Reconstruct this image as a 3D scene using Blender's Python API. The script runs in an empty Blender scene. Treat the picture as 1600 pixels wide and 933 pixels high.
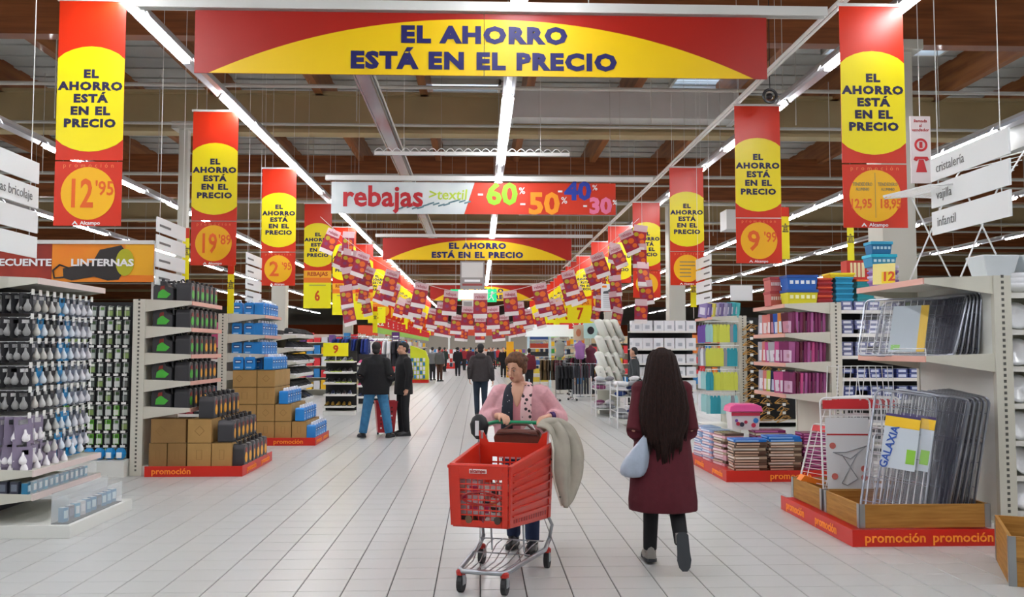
import bpy, math, random
from math import sin, cos, pi, radians as R
from mathutils import Vector, Matrix
random.seed(7)
S = bpy.context.scene
COL = S.collection
# ---------------------------------------------------------------- camera, world, exposure
cam = bpy.data.objects.new('camera', bpy.data.cameras.new('camera')); COL.objects.link(cam)
cam.location = (0, 0, 1.6); cam.rotation_euler = (R(90 + 3.23), 0, R(-2.1))
cam.data.lens = 1391 / 1600 * 36; cam.data.sensor_width = 36; cam.data.clip_end = 400
S.camera = cam
w = bpy.data.worlds.new('world'); S.world = w; w.use_nodes = True
w.node_tree.nodes['Background'].inputs[0].default_value = (.55, .68, .9, 1)
w.node_tree.nodes['Background'].inputs[1].default_value = 2.5
S.view_settings.view_transform = 'Standard'; S.view_settings.look = 'None'
S.view_settings.gamma = 1; S.view_settings.use_curve_mapping = False
S.view_settings.exposure = 0.8
TUBE = 32.0          # strength of the fluorescent tubes

# ---------------------------------------------------------------- helpers
def lin(h):
    if isinstance(h, str):
        h = h.lstrip('#'); c = [int(h[i:i+2], 16) / 255 for i in (0, 2, 4)]
    else: c = h
    return tuple(x / 12.92 if x <= .04045 else ((x + .055) / 1.055) ** 2.4 for x in c) + (1,)
_M = {}
def mat(name, col='#808080', rough=.5, metal=0, emit=0, alpha=1, noise=0, nscale=8, bump=0, trans=0, coat=0, spec=None, stretch=None, col2=None):
    if name in _M: return _M[name]
    m = bpy.data.materials.new(name); m.use_nodes = True; _M[name] = m
    nt = m.node_tree; b = nt.nodes['Principled BSDF']; c = lin(col)
    b.inputs['Base Color'].default_value = c; b.inputs['Roughness'].default_value = rough
    b.inputs['Metallic'].default_value = metal; b.inputs['Alpha'].default_value = alpha
    b.inputs['Transmission Weight'].default_value = trans
    if coat: b.inputs['Coat Weight'].default_value = coat; b.inputs['Coat Roughness'].default_value = .08
    if spec is not None: b.inputs['Specular IOR Level'].default_value = spec
    if emit:
        b.inputs['Emission Color'].default_value = c; b.inputs['Emission Strength'].default_value = emit
    if noise or bump:
        tc = nt.nodes.new('ShaderNodeTexCoord'); n = nt.nodes.new('ShaderNodeTexNoise')
        n.inputs['Scale'].default_value = nscale; n.inputs['Detail'].default_value = 3
        mp = nt.nodes.new('ShaderNodeMapping'); mp.inputs['Scale'].default_value = stretch or (1, 1, 1)
        nt.links.new(tc.outputs['Object'], mp.inputs[0]); nt.links.new(mp.outputs[0], n.inputs['Vector'])
        if noise:
            r = nt.nodes.new('ShaderNodeValToRGB'); r.color_ramp.elements[0].position = .3; r.color_ramp.elements[1].position = .7
            c2 = lin(col2) if col2 else tuple(x * (1 - noise) for x in c[:3]) + (1,)
            r.color_ramp.elements[0].color = c2; r.color_ramp.elements[1].color = c
            nt.links.new(n.outputs['Fac'], r.inputs[0]); nt.links.new(r.outputs[0], b.inputs['Base Color'])
        if bump:
            bp = nt.nodes.new('ShaderNodeBump'); bp.inputs['Strength'].default_value = bump; bp.inputs['Distance'].default_value = .01
            nt.links.new(n.outputs['Fac'], bp.inputs['Height']); nt.links.new(bp.outputs[0], b.inputs['Normal'])
    return m
def M(h, rough=.5, **k):            # plain coloured material keyed by its colour
    return mat('paint_%s_%02d' % (h.lstrip('#'), int(rough * 100)), h, rough, **k)

class MB:
    def __init__(s): s.v = []; s.f = []; s.m = []; s.mt = []
    def mi(s, m):
        if m not in s.mt: s.mt.append(m)
        return s.mt.index(m)
    def add(s, vs, fs, m):
        o = len(s.v); k = s.mi(m); s.v += [tuple(p) for p in vs]
        for f in fs: s.f.append(tuple(i + o for i in f)); s.m.append(k)
        return s
    def box(s, x0, y0, z0, x1, y1, z1, m, top=None):
        if x0 > x1: x0, x1 = x1, x0
        if y0 > y1: y0, y1 = y1, y0
        if z0 > z1: z0, z1 = z1, z0
        return s.add([(x0,y0,z0),(x1,y0,z0),(x1,y1,z0),(x0,y1,z0),(x0,y0,z1),(x1,y0,z1),(x1,y1,z1),(x0,y1,z1)],
              [(0,3,2,1),(4,5,6,7),(0,1,5,4),(1,2,6,5),(2,3,7,6),(3,0,4,7)], m)
    def cb(s, c, d, m, rz=0, rx=0, ry=0):           # box by centre and size, rotated
        Mx = Matrix.Translation(c) @ Matrix.Rotation(rz, 4, 'Z') @ Matrix.Rotation(ry, 4, 'Y') @ Matrix.Rotation(rx, 4, 'X')
        a, b, e = d[0]/2, d[1]/2, d[2]/2
        vs = [Mx @ Vector(p) for p in ((-a,-b,-e),(a,-b,-e),(a,b,-e),(-a,b,-e),(-a,-b,e),(a,-b,e),(a,b,e),(-a,b,e))]
        return s.add(vs, [(0,3,2,1),(4,5,6,7),(0,1,5,4),(1,2,6,5),(2,3,7,6),(3,0,4,7)], m)
    def prism(s, pts, ax, lo, hi, m):               # polygon pts extruded along axis; pts are the two other axes in order
        def p(a, b, c): return {'x': (c, a, b), 'y': (a, c, b), 'z': (a, b, c)}[ax]
        n = len(pts); vs = [p(a, b, lo) for a, b in pts] + [p(a, b, hi) for a, b in pts]
        fs = [tuple(range(n))[::-1], tuple(range(n, 2*n))] + [(i, (i+1) % n, n + (i+1) % n, n + i) for i in range(n)]
        if ax == 'y': fs = [f[::-1] for f in fs]
        return s.add(vs, fs, m)
    def rings(s, rs, m, cap=True):
        n = len(rs[0]); vs = [p for r in rs for p in r]; fs = []
        for k in range(len(rs)-1):
            for i in range(n): j = (i+1) % n; fs.append((k*n+i, k*n+j, (k+1)*n+j, (k+1)*n+i))
        if cap: fs.append(tuple(range(n))[::-1]); fs.append(tuple(range((len(rs)-1)*n, len(rs)*n)))
        return s.add(vs, fs, m)
    def tube(s, pts, r, m, n=6, closed=False, flat=1):
        P = [Vector(p) for p in pts]; N = len(P); rs = []; u = None
        for i, p in enumerate(P):
            if closed: t = (P[(i+1) % N] - P[i-1])
            else: t = P[min(i+1, N-1)] - P[max(i-1, 0)]
            t.normalize()
            if u is None:
                u = t.orthogonal().normalized() if abs(t.z) > .9 else Vector((0,0,1)).cross(t).normalized()
            u = (u - t * u.dot(t)).normalized(); v = t.cross(u)
            rr = r[i] if isinstance(r, (list, tuple)) else r
            ra, rb = rr if isinstance(rr, tuple) else (rr, rr * flat)
            rs.append([p + u * cos(2*pi*k/n) * ra + v * sin(2*pi*k/n) * rb for k in range(n)])
        if closed: rs.append(rs[0])
        return s.rings(rs, m, cap=not closed)
    def lathe(s, prof, m, c=(0,0,0), n=12, sx=1, sy=1):
        rs = [[(c[0] + r*cos(2*pi*k/n)*sx, c[1] + r*sin(2*pi*k/n)*sy, c[2] + z) for k in range(n)] for r, z in prof]
        return s.rings(rs, m)
    def ell(s, c, r, m, n=12, k=8, rz=0, rx=0, ry=0):
        Mx = Matrix.Translation(c) @ Matrix.Rotation(rz, 4, 'Z') @ Matrix.Rotation(ry, 4, 'Y') @ Matrix.Rotation(rx, 4, 'X')
        rs = []
        for j in range(1, k):
            a = pi * j / k
            rs.append([Mx @ Vector((r[0]*sin(a)*cos(2*pi*i/n), r[1]*sin(a)*sin(2*pi*i/n), -r[2]*cos(a))) for i in range(n)])
        return s.rings(rs, m)
    def quad(s, a, b, c, d, m): return s.add([a, b, c, d], [(0,1,2,3)], m)
    def data(s, name, smooth=False):
        me = bpy.data.meshes.new(name); me.from_pydata(s.v, [], s.f)
        for m in s.mt: me.materials.append(m)
        me.polygons.foreach_set('material_index', s.m)
        if smooth: me.polygons.foreach_set('use_smooth', [True] * len(s.f))
        me.update(); return me
    def build(s, name, parent=None, loc=None, rz=0, smooth=False, bevel=0, label=None, kind=None, remesh=0, sub=0):
        o = bpy.data.objects.new(name, s.data(name, smooth)); COL.objects.link(o)
        if parent: o.parent = parent
        if loc: o.location = loc
        if rz: o.rotation_euler.z = rz
        if remesh:
            r = o.modifiers.new('r', 'REMESH'); r.mode = 'VOXEL'; r.voxel_size = remesh; r.use_smooth_shade = True
            q = o.modifiers.new('s', 'SMOOTH'); q.iterations = 4; q.factor = .5
        if sub:
            q = o.modifiers.new('u', 'SUBSURF'); q.levels = q.render_levels = sub
        if bevel:
            b = o.modifiers.new('b', 'BEVEL'); b.width = bevel; b.segments = 2; b.limit_method = 'ANGLE'
        if label: o['label'] = label
        if kind: o['kind'] = kind
        return o
def place(me, name, parent=None, loc=None, rot=None, scale=None):
    o = bpy.data.objects.new(name, me); COL.objects.link(o)
    if parent: o.parent = parent
    if loc: o.location = loc
    if rot is not None: o.rotation_euler = rot if isinstance(rot, tuple) else (0, 0, rot)
    if scale: o.scale = scale
    return o
def tag(o, label, cat, group=None, kind=None):
    o['label'] = label; o['category'] = cat
    if group: o['group'] = group
    if kind: o['kind'] = kind
    return o
def root(name, label, cat, loc=(0,0,0), rz=0, group=None):
    o = bpy.data.objects.new(name, None); COL.objects.link(o); o.location = loc; o.rotation_euler = (0, 0, rz)
    o.empty_display_size = .1
    return tag(o, label, cat, group)
KIDS = {}
def dup(r, loc, rot=None, label=None, group=None, scale=None, swap=None):
    if r.name not in KIDS: KIDS[r.name] = [(c, list(c.children)) for c in r.children]
    c = r.copy(); COL.objects.link(c); c.location = loc
    if rot is not None: c.rotation_euler = rot if isinstance(rot, tuple) else (0, 0, rot)
    if scale: c.scale = scale
    if label: c['label'] = label
    if group: c['group'] = group
    for ch, gs in KIDS[r.name]:
        d = ch.copy(); COL.objects.link(d); d.parent = c
        if swap and swap[0] == ch.name.split('.')[0]: d.data = swap[1]
        for g in gs:
            e = g.copy(); COL.objects.link(e); e.parent = d
    return c
class Proto:                      # first use moves the prototype itself, later uses copy it
    def __init__(s, r): s.r = r; s.used = False
    def put(s, loc, rot=None, label=None, group=None, scale=None):
        if s.used: return dup(s.r, loc, rot, label, group, scale)
        s.used = True; r = s.r
        KIDS[r.name] = [(c, list(c.children)) for c in r.children]
        r.location = loc
        if rot is not None: r.rotation_euler = rot if isinstance(rot, tuple) else (0, 0, rot)
        if scale: r.scale = scale
        if label: r['label'] = label
        if group: r['group'] = group
        return r
_T = {}
def text_mesh(body, m, size, bold=0, ext=.002, space=1, align='CENTER', shear=0, line=1):
    key = (body, m.name, size, bold, ext, space, align, shear, line)
    if key in _T: return _T[key]
    c = bpy.data.curves.new('lettering', 'FONT'); c.body = body; c.size = size; c.extrude = ext; c.offset = bold
    c.align_x = align; c.align_y = 'CENTER'; c.space_character = space; c.space_line = line; c.shear = shear; c.resolution_u = 2
    c.materials.append(m)
    o = bpy.data.objects.new('lettering', c); me = bpy.data.meshes.new_from_object(o); bpy.data.objects.remove(o); bpy.data.curves.remove(c)
    _T[key] = me; return me
FACE = {'front': (pi/2, 0, 0), 'left': (pi/2, 0, -pi/2), 'right': (pi/2, 0, pi/2)}
def text(body, m, size, loc, parent=None, name='lettering', face='front', bold=.0, wide=1, ext=.002, space=1, align='CENTER', shear=0, rot=None, line=1):
    o = place(text_mesh(body, m, size, bold, ext, space, align, shear, line), name, parent, loc, rot or FACE[face], (wide, 1, 1))
    if align == 'CENTER' and len(body) < 4: o.name = 'figure'
    return o
def W(px, py, Y):                 # the point of the plane y=Y seen at that place of the 1600x933 frame
    v = Vector(((px - 800) / 1391, (466.5 - py) / 1391, -1)); v.rotate(cam.rotation_euler)
    t = Y / v.y; return v.x * t, 1.6 + v.z * t
ORD = 'first second third fourth fifth sixth seventh eighth ninth tenth eleventh twelfth thirteenth fourteenth fifteenth sixteenth seventeenth eighteenth nineteenth twentieth'.split()
ORD += ['twenty-' + x for x in ORD[:9]] + ['thirtieth'] + ['thirty-' + x for x in ORD[:9]] + ['fortieth'] + ['forty-' + x for x in ORD[:9]]
LEV = ['top', 'second highest', 'third highest', 'fourth highest', 'fifth highest', 'sixth highest', 'seventh highest', 'eighth highest', 'ninth highest', 'tenth highest']
# common materials
white = mat('white_enamel', '#dfe0da', .4, noise=.04, nscale=3)
cream = mat('cream_enamel', '#cfcdbf', .45, noise=.05, nscale=3)
chrome = mat('chrome', '#c8ccd0', .22, metal=1)
wire = mat('white_wire', '#e4e4e4', .35)
dark = mat('dark_recess', '#1c1c20', .6)
blackp = mat('black_plastic', '#202024', .35)
greyp = mat('grey_plastic', '#6f7378', .4)
redp = mat('promo_red', '#cc2010', .4, noise=.06, nscale=4)
redb = mat('banner_red', '#d22a04', .35)
redd = mat('banner_dark_red', '#a81604', .4)
yel = mat('banner_yellow', '#efdc00', .35)
yelo = mat('banner_golden_yellow', '#efc600', .4)
navy = mat('navy_print', '#140c44', .5)
navy2 = mat('deep_blue_print', '#13115e', .5)
orangep = mat('orange_print', '#f0811a', .5)
ltor = mat('light_orange_print', '#f7a938', .5)
whitep = mat('white_print', '#f2f2f2', .5)
card = mat('cardboard', '#b08a50', .8, noise=.12, nscale=6)
card2 = mat('brown_cardboard', '#93703f', .8, noise=.12, nscale=6)
clear = mat('clear_plastic', '#e8eef2', .08, alpha=.22, spec=.8)
# ================================================================ floor
tile_m = mat('floor_tile', '#bcbdbb', .3, noise=.05, nscale=1.2, spec=.35)
nt = tile_m.node_tree
ob = nt.nodes.new('ShaderNodeObjectInfo')
grout = mat('grout', '#4c4c4a', .7)
fl = MB().box(-45, -12, -.12, 45, 112, -.006, grout).build('floor', kind='structure')
TS = .3027; GX = .007; GY = .0035
def tile_data(nm):
    b = MB(); h = .002
    x0, x1, y0, y1 = GX/2, TS-GX/2, GY/2, TS-GY/2
    b.add([(x0,y0,-.006),(x1,y0,-.006),(x1,y1,-.006),(x0,y1,-.006),(x0+h,y0+h,0),(x1-h,y0+h,0),(x1-h,y1-h,0),(x0+h,y1-h,0)],
          [(4,5,6,7),(0,1,5,4),(1,2,6,5),(2,3,7,6),(3,0,4,7)], tile_m)
    return b
tdat = tile_data('tile').data('floor_tile')
Y00 = 6.02 - TS; near = set(); cnt = 0
for j in range(0, 16):
    for i in range(-14, 14):
        x, y = .01 + i*TS, Y00 + j*TS
        lim = .565 * (y + TS)
        if x + TS < -lim - .1 or x > lim + .15: continue
        if cnt >= 300: continue
        if (x < -3.5 and y > 7.9) or (x > 3.0 and y > 7.1): continue
        near.add((i, j)); cnt += 1
        place(tdat, 'floor_tile', fl, (x, y, 0))
b = MB(); bt = tile_data('t')
for j in range(-20, 190):
    for i in range(-46, 46):
        if (i, j) in near: continue
        x, y = .01 + i*TS, Y00 + j*TS
        b.add([(vx+x, vy+y, vz) for vx, vy, vz in bt.v], bt.f, tile_m)
b.build('floor_tiling', fl, kind='stuff')
b = MB()
b.box(-45, Y00-20*TS-8, -.006, -14, 112, 0, tile_m); b.box(14, Y00-20*TS-8, -.006, 45, 112, 0, tile_m)
b.box(-14, Y00+190*TS, -.006, 14, 112, 0, tile_m); b.box(-14, -12, -.006, 14, Y00-20*TS, 0, tile_m)
b.build('floor_border', fl, kind='stuff')
# ================================================================ walls
wallm = mat('wall_paint', '#9a958a', .8, noise=.05, nscale=1)
orwall = mat('orange_wall_band', '#c5501a', .7)
def wall(n, *a):
    return MB().box(*a, wallm).build(n, kind='structure')
wall('wall_left', -45.2, -12, 0, -45, 112, 8.3); wall('wall_right', 45, -12, 0, 45.2, 112, 8.3)
wb = wall('wall_back', -45, 112, 0, 45, 112.2, 8.3); wall('wall_front', -45, -12.2, 0, 45, -12, 8.3)
MB().box(-45, 111.9, 2.6, 45, 112, 4.6, orwall).build('wall_band', wb)
# ================================================================ ceiling: deck, purlins, glulam beams, girders
deckm = mat('roof_deck', '#b4b6b2', .6, noise=.1, nscale=2)
glulam = mat('glulam_wood', '#95552a', .55, noise=1, nscale=1.5, stretch=(.6, .6, 9), col2='#703c18', coat=.15)
glulam_y = mat('purlin_wood', '#a0622f', .55, noise=1, nscale=1.5, stretch=(5, .4, 5), col2='#74401a', coat=.15)
girder = mat('beige_girder', '#b09c72', .6, noise=.12, nscale=1)
ductm = mat('grey_duct', '#cfcfcb', .5, noise=.06, nscale=1)
pipem = mat('pale_pipe', '#b5b3aa', .45)
SKY = [(-.45, 21.6, 1.9, 1.5), (8.6, 17.6, 2.6, 1.8), (9.6, 15.2, 2.4, .9), (5.4, 20.4, 1.7, 1.4), (-9.5, 31, 2, 2), (4.6, 34, 1.8, 1.6), (-4.8, 34, 1.8, 1.6), (10.5, 31, 2, 2), (0.0, 47, 2, 2), (-8, 46, 2, 2), (8, 46, 2, 2)]
ZD = 8.0
ceil = bpy.data.objects.new('ceiling', None); COL.objects.link(ceil); ceil['kind'] = 'structure'
# deck in cells so that the skylights are real openings
xs = sorted({-45, 45} | {v for x, y, a, c in SKY for v in (round(x-a/2, 3), round(x+a/2, 3))})
ys = sorted({-12, 112} | {v for x, y, a, c in SKY for v in (round(y-c/2, 3), round(y+c/2, 3))})
b = MB()
for i in range(len(xs)-1):
    for j in range(len(ys)-1):
        cx, cy = (xs[i]+xs[i+1])/2, (ys[j]+ys[j+1])/2
        if any(abs(cx-x) < a/2 and abs(cy-y) < c/2 for x, y, a, c in SKY): continue
        b.box(xs[i], ys[j], ZD, xs[i+1], ys[j+1], ZD+.15, deckm)
b.build('deck', ceil)
b = MB()                               # ribs of the profiled deck, running across
for k in range(90): b.box(-40, 6+k*.75, ZD-.03, 40, 6.22+k*.75, ZD+.01, deckm)
b.build('deck_ribs', ceil, kind='stuff')
glass = mat('skylight_glass', '#dfeefa', .15, alpha=.25)
for x, y, a, c in SKY:
    f = MB(); t = .06
    f.box(x-a/2, y-c/2, ZD-.12, x+a/2, y-c/2+t, ZD+.2, white); f.box(x-a/2, y+c/2-t, ZD-.12, x+a/2, y+c/2, ZD+.2, white)
    f.box(x-a/2, y-c/2, ZD-.12, x-a/2+t, y+c/2, ZD+.2, white); f.box(x+a/2-t, y-c/2, ZD-.12, x+a/2, y+c/2, ZD+.2, white)
    for q in range(1, 7): f.box(x-a/2, y-c/2+c*q/7-.012, ZD+.0, x+a/2, y-c/2+c*q/7+.012, ZD+.02, pipem)
    fo = f.build('skylight', ceil)
    MB().box(x-a/2, y-c/2, ZD+.16, x+a/2, y+c/2, ZD+.18, glass).build('pane', fo)
BY = [-1, 13, 27, 41, 55, 69, 83, 97]
for y in BY:
    MB().box(-44, y-.12, 6.15, 44, y+.12, 7.45, glulam).build('beam', ceil)
for k in range(-15, 16):
    x = 1.1 + 2.35*k
    MB().box(x-.09, -12, 7.3, x+.09, 111, ZD, glulam_y).build('purlin', ceil)
for i, y in enumerate([6, 20, 34, 48, 62, 76, 90]):
    m = girder
    g = MB(); g.box(-44, y-.06, 6.5, 44, y+.06, 7.3, m); g.box(-44, y-.22, 6.42, 44, y+.22, 6.5, m); g.box(-44, y-.22, 7.3, 44, y+.22, 7.36, m)
    g.build('girder', ceil)
g = MB()
g.prism([(19.2, 6.66), (19.2, 7.28), (19.78, 7.28), (19.78, 6.66)], 'x', .75, 5.6, ductm); g.box(.6, 19.15, 6.62, .75, 19.8, 7.32, ductm); g.box(5.6, 19.15, 6.62, 5.7, 19.8, 7.32, ductm)
g.build('air_duct', ceil)
g = MB()
for x0, x1, y, z in [(-9.5, -8.3, 14.5, 4.55), (8.6, 10.5, 13.5, 4.8), (6.2, 7.6, 22, 4.6), (1.5, 5.2, 33.3, 6.7)]:
    g.box(x0, y, z, x1, y+.6, z+.5, ductm)
g.build('air_duct', ceil)
for y, z, r in [(15.5, 6.2, .035), (17.2, 5.95, .03), (22.5, 6.0, .045), (24.0, 6.05, .03), (25.5, 5.8, .05), (30, 5.9, .04), (32, 5.9, .04), (37, 5.9, .05), (39, 5.8, .04), (45, 5.9, .05), (52, 5.9, .06), (58, 5.8, .06)]:
    MB().tube([(-30, y, z), (30, y, z)], r, pipem).build('conduit', ceil)
b = MB()
for y in (14, 18.5, 23, 28, 35): 
    for k in range(-6, 8): b.tube([(k*2.35+.4, y, 5.2), (k*2.35+.4, y, 7.3)], .008, pipem, n=4)
b.build('hanger_wires', ceil, kind='stuff')
# columns
colm = mat('column_paint', '#b9b7ac', .5, noise=.04, nscale=2)
n = 0
for x, y, wd in [(6.15, 13, .5), (6.0, 27, .5), (-6.0, 27, .42), (-6.0, 41, .42), (6.0, 41, .42), (-6, 55, .42), (6, 55, .42), (-5.95, 18, .18), (-6, 69, .42), (6, 69, .42)]:
    c = MB().box(x-wd/2, y-wd/2, 0, x+wd/2, y+wd/2, 6.15, colm)
    c.box(x-wd/2-.12, y-wd/2-.12, 6.0, x+wd/2+.12, y+wd/2+.12, 6.15, colm)
    c.box(x-wd/2-.03, y-wd/2-.03, 0, x+wd/2+.03, y+wd/2+.03, .3, colm)
    c.build('column', kind='structure', bevel=.01)
# ================================================================ fluorescent light strips
tube_m = mat('fluorescent_tube', '#fafcff', .4, emit=TUBE)
ltray = mat('luminaire_tray', '#c9c9cf', .35, metal=.3)
mir = mat('mirror_reflector', '#b8b8bd', .18, metal=1)
lum = MB(); Ln = 1.5
lum.prism([(-.09, 0), (-.05, .07), (.05, .07), (.09, 0), (.075, 0), (.04, .055), (-.04, .055), (-.075, 0)], 'y', 0, Ln-.03, ltray)
lumd = lum.data('luminaire')
tb = MB(); tb.box(-.04, .02, -.035, .04, Ln-.06, .0, tube_m); tbd = tb.data('tube')
def strip(x, z, y0, n, lit, label, per=1.55, trunk=True):
    r = root('light_strip', label, 'ceiling light', (x, y0, z), group='long rows of fluorescent lights')
    MB().box(-.035, -.1, .07, .035, n*per, .13, mat('trunking', '#bdbdbd', .4, metal=.4)).build('trunking', r)
    for k in range(n):
        o = place(lumd, 'luminaire', r, (0, k*per, 0))
        if lit(k): place(tbd, 'fluorescent_tube', o)
    for k in range(0, n, 4):
        MB().tube([(0, k*per, .12), (0, k*per, 7.98-z)], .006, pipem, n=4).build('suspension_wire', r)
ZL = 5.15
strip(-3.62, ZL, -6, 62, lambda k: k % 6 != 5, 'bright fluorescent strip above the hanging promotion banners on the left side of the aisle')
strip(.4, ZL, 0, 58, lambda k: k % 4 != 3, 'fluorescent strip running straight over the middle of the main aisle')
strip(4.4, ZL, -6, 62, lambda k: k % 3 != 2, 'fluorescent strip over the right banner row, broken by dark gaps')
strip(-7.6, ZL, -6, 62, lambda k: k % 4 != 1, 'fluorescent strip over the left shelving, next outward from the left banner row')
strip(8.45, ZL, -6, 62, lambda k: k % 4 != 0, 'fluorescent strip over the right shelving, passing above the airer on the shelf')
strip(-11.6, ZL, -6, 62, lambda k: k % 4 != 2, 'third fluorescent strip outward from the aisle on the left')
strip(12.6, ZL, -6, 62, lambda k: k % 3 != 1, 'third fluorescent strip outward from the aisle on the right')
strip(-16, ZL, -6, 62, lambda k: k % 4 != 2, 'farthest fluorescent strip beyond the left shelving')
strip(17, ZL, -6, 62, lambda k: k % 3 != 1, 'farthest fluorescent strip beyond the right shelving')
r = root('cable_tray', 'shiny metal cable tray running along the aisle beside the central lights', 'cable tray', (-1.55, 6, 5.2))
t = MB(); t.prism([(-.11, .08), (-.09, 0), (.09, 0), (.11, .08), (.06, .02), (-.06, .02)], 'y', 0, 26, mir); t.tube([(-.13, 0, .05), (-.13, 26, .05)], .02, mir); t.tube([(.13, 0, .08), (.13, 26, .08)], .015, pipem)
t.build('tray', r)
tag(MB().tube([(3.78, 5, 5.25), (3.78, 40, 5.25)], .025, white, n=6).tube([(3.9, 5, 5.3), (3.9, 40, 5.3)], .02, white, n=6).build('conduit_pipe'), 'pair of pale conduit pipes running above the right banner row', 'pipe')
# ================================================================ hanging signs and banners
gold = mat('price_disc_gold', '#f2b60c', .4)
brush = mat('price_digits', '#e4621a', .5)
greyt = mat('grey_print', '#7d7a66', .6)
lemon = mat('lemon_sign', '#f6ee12', .4)
rail = mat('rail_enamel', '#dadad6', .35)
def disc(b, r, hw, cz, y, m, n=36, th=.004):
    pts = []
    for i in range(n):
        a = 2*pi*i/n; x, z = r*cos(a), r*sin(a)
        x = max(-hw, min(hw, x)); pts.append((x, cz + z))
    return b.prism(pts, 'y', y - th, y, m)
BW, BH = .66, 1.62
b = MB(); b.box(-BW/2, -.004, .66, BW/2, .004, .66+BH, redb); ban_d = b.data('banner_panel')
b = MB(); disc(b, .535, BW/2, .66+.62, -.004, yel); ban_y = b.data('yellow_disc')
b = MB(); b.box(-BW/2-.02, -.012, .66+BH, BW/2+.02, .012, .66+BH+.03, rail); b.tube([(-BW/2+.05, 0, 2.3), (-BW/2+.05, 0, 5.15)], .004, rail, n=4); b.tube([(BW/2-.05, 0, 2.3), (BW/2-.05, 0, 5.15)], .004, rail, n=4); ban_r = b.data('hanging_rail')
slog_d = text_mesh('EL\nAHORRO\nESTÁ\nEN EL\nPRECIO', navy, .112, bold=.0062, space=1.16, line=1.12, ext=.001)
def ftext(d, parent, loc, wide=1):
    o = bpy.data.objects.new('lettering', d); COL.objects.link(o); o.parent = parent; o.location = loc; o.rotation_euler = (pi/2, 0, 0); o.scale = (wide, 1, 1); return o
proms_d = text_mesh('promoción', mat('pale_orange_print', '#ee8a50', .5), .062, space=1.9, ext=.0005)
alc_d = text_mesh('Alcampo', whitep, .05, ext=.0005, bold=.001)
def price_round(r, body, frac=None, kind='p'):
    p = MB().box(-BW/2, -.006, 0, BW/2, .002, .645, redb).build('price_sign', r)
    d = MB(); disc(d, .265, .3, .325, -.006, gold, th=.003); d.build('price_disc', p)
    ftext(proms_d, p, (0, -.008, .605)); ftext(alc_d, p, (.03, -.008, .028), 1.1)
    a = MB(); a.prism([(-.15, .012), (-.12, .05), (-.09, .012), (-.105, .012), (-.12, .03), (-.135, .012)], 'y', -.009, -.006, whitep); a.build('emblem', p)
    if body:
        text(body, brush, .4, (-.075 if frac else 0, -.01, .31), p, bold=.008, wide=.66 if len(body) > 1 else .95)
        if frac: text(frac, brush, .2, (.165, -.01, .37), p, bold=.003, wide=.8)
    return p
def price_square(r, body):
    p = MB().box(-BW/2, -.006, -.25, BW/2, .002, .37, lemon).box(-BW/2, -.006, .37, BW/2, .002, .49, orangep).box(-BW/2, -.006, .49, BW/2, .002, .66, mat('amber_sign', '#f8b51e', .45)).build('price_sign', r)
    text('REBAJAS', mat('rust_print', '#b8460e', .5), .13, (0, -.008, .575), p, bold=.004, wide=1.02)
    text('%s' % body, mat('rust_print2', '#cf4a0c', .5), .34, (0, -.008, .04), p, bold=.01, wide=.75)
    MB().box(-.2, -.008, .3, .2, -.006, .318, greyt).build('printed_line', p)
    return p
ZB = 2.82
def banner(x, y, kind, body, frac, label, side, slogan=True):
    r = root('price_banner', label, 'banner', (x, y, ZB), group='vertical promotion banners, %s row' % side)
    place(ban_d, 'banner_panel', r); place(ban_y, 'yellow_disc', r); place(ban_r, 'hanging_rail', r)
    if slogan: ftext(slog_d, r, (0, -.0095, 1.28), 1.2)
    if kind == 'r': price_round(r, body, frac)
    elif kind == 's': price_square(r, body)
    elif kind == 't':
        p = price_round(r, '', None)
        
        for q in range(5): MB().box(-.15, -.0105, .16+q*.07, .15-.08*(q < 3), -.0085, .178+q*.07, greyt).build('printed_line', p)
    elif kind == 'd':
        p = price_round(r, '', None)
        text('TENDEDERO', greyt, .05, (-.13, -.01, .44), p, wide=.7); text('TENDEDERO', greyt, .05, (.13, -.01, .44), p, wide=.7)
        text('ALUMINIO', greyt, .042, (-.13, -.01, .39), p, wide=.7); text('ALUMINIO', greyt, .042, (.13, -.01, .39), p, wide=.7)
        text('12,95', brush, .13, (-.15, -.01, .24), p, bold=.003, wide=.8); text('18,95', brush, .13, (.15, -.01, .24), p, bold=.003, wide=.8)
        MB().box(-.002, -.011, .1, .002, -.006, .56, greyt).build('divider', p)
    return r
LX, RX = -3.9, 4.0
LS = [('r', '12', "'95", 'nearest red and yellow banner hanging on the left, round price 12,95 beneath'),
      ('r', '19', "'89", 'second red and yellow banner of the left row, round price 19,89 beneath'),
      ('r', '2', "'95", 'third red and yellow banner of the left row, round price 2,95 beneath'),
      ('s', '6', None, 'fourth banner of the left row, over a square yellow sign reading 6'),
      ('s', '12', None, 'fifth banner of the left row, over a square yellow sign reading 12'),
      ('s', '9', None, 'sixth banner of the left row, over a square sign reading 9')]
for k, (a, b_, c, l) in enumerate(LS): banner(LX, 8.95+4.2*k, a, b_, c, l, 'left')
RS = [('d', '', '', 'nearest banner hanging on the right, round sign split into two prices'),
      ('r', '9', "'99", 'second banner of the right row, round price 9,99 beneath'),
      ('t', '', '', 'red and yellow hanging banner whose round sign carries only small text'),
      ('r', '12', None, 'right row hanging banner with round price 12, crossed by small pennants'),
      ('n', '', '', 'right row hanging banner with a white poster below it'),
      ('r', '', None, 'right row hanging banner just beyond the white poster, blank round sign')]
for k, (a, b_, c, l) in enumerate(RS): banner(RX, [8.8, 12.55, 16.95, 21.1, 25.2, 29.0][k], a, b_, c, l, 'right')
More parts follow.
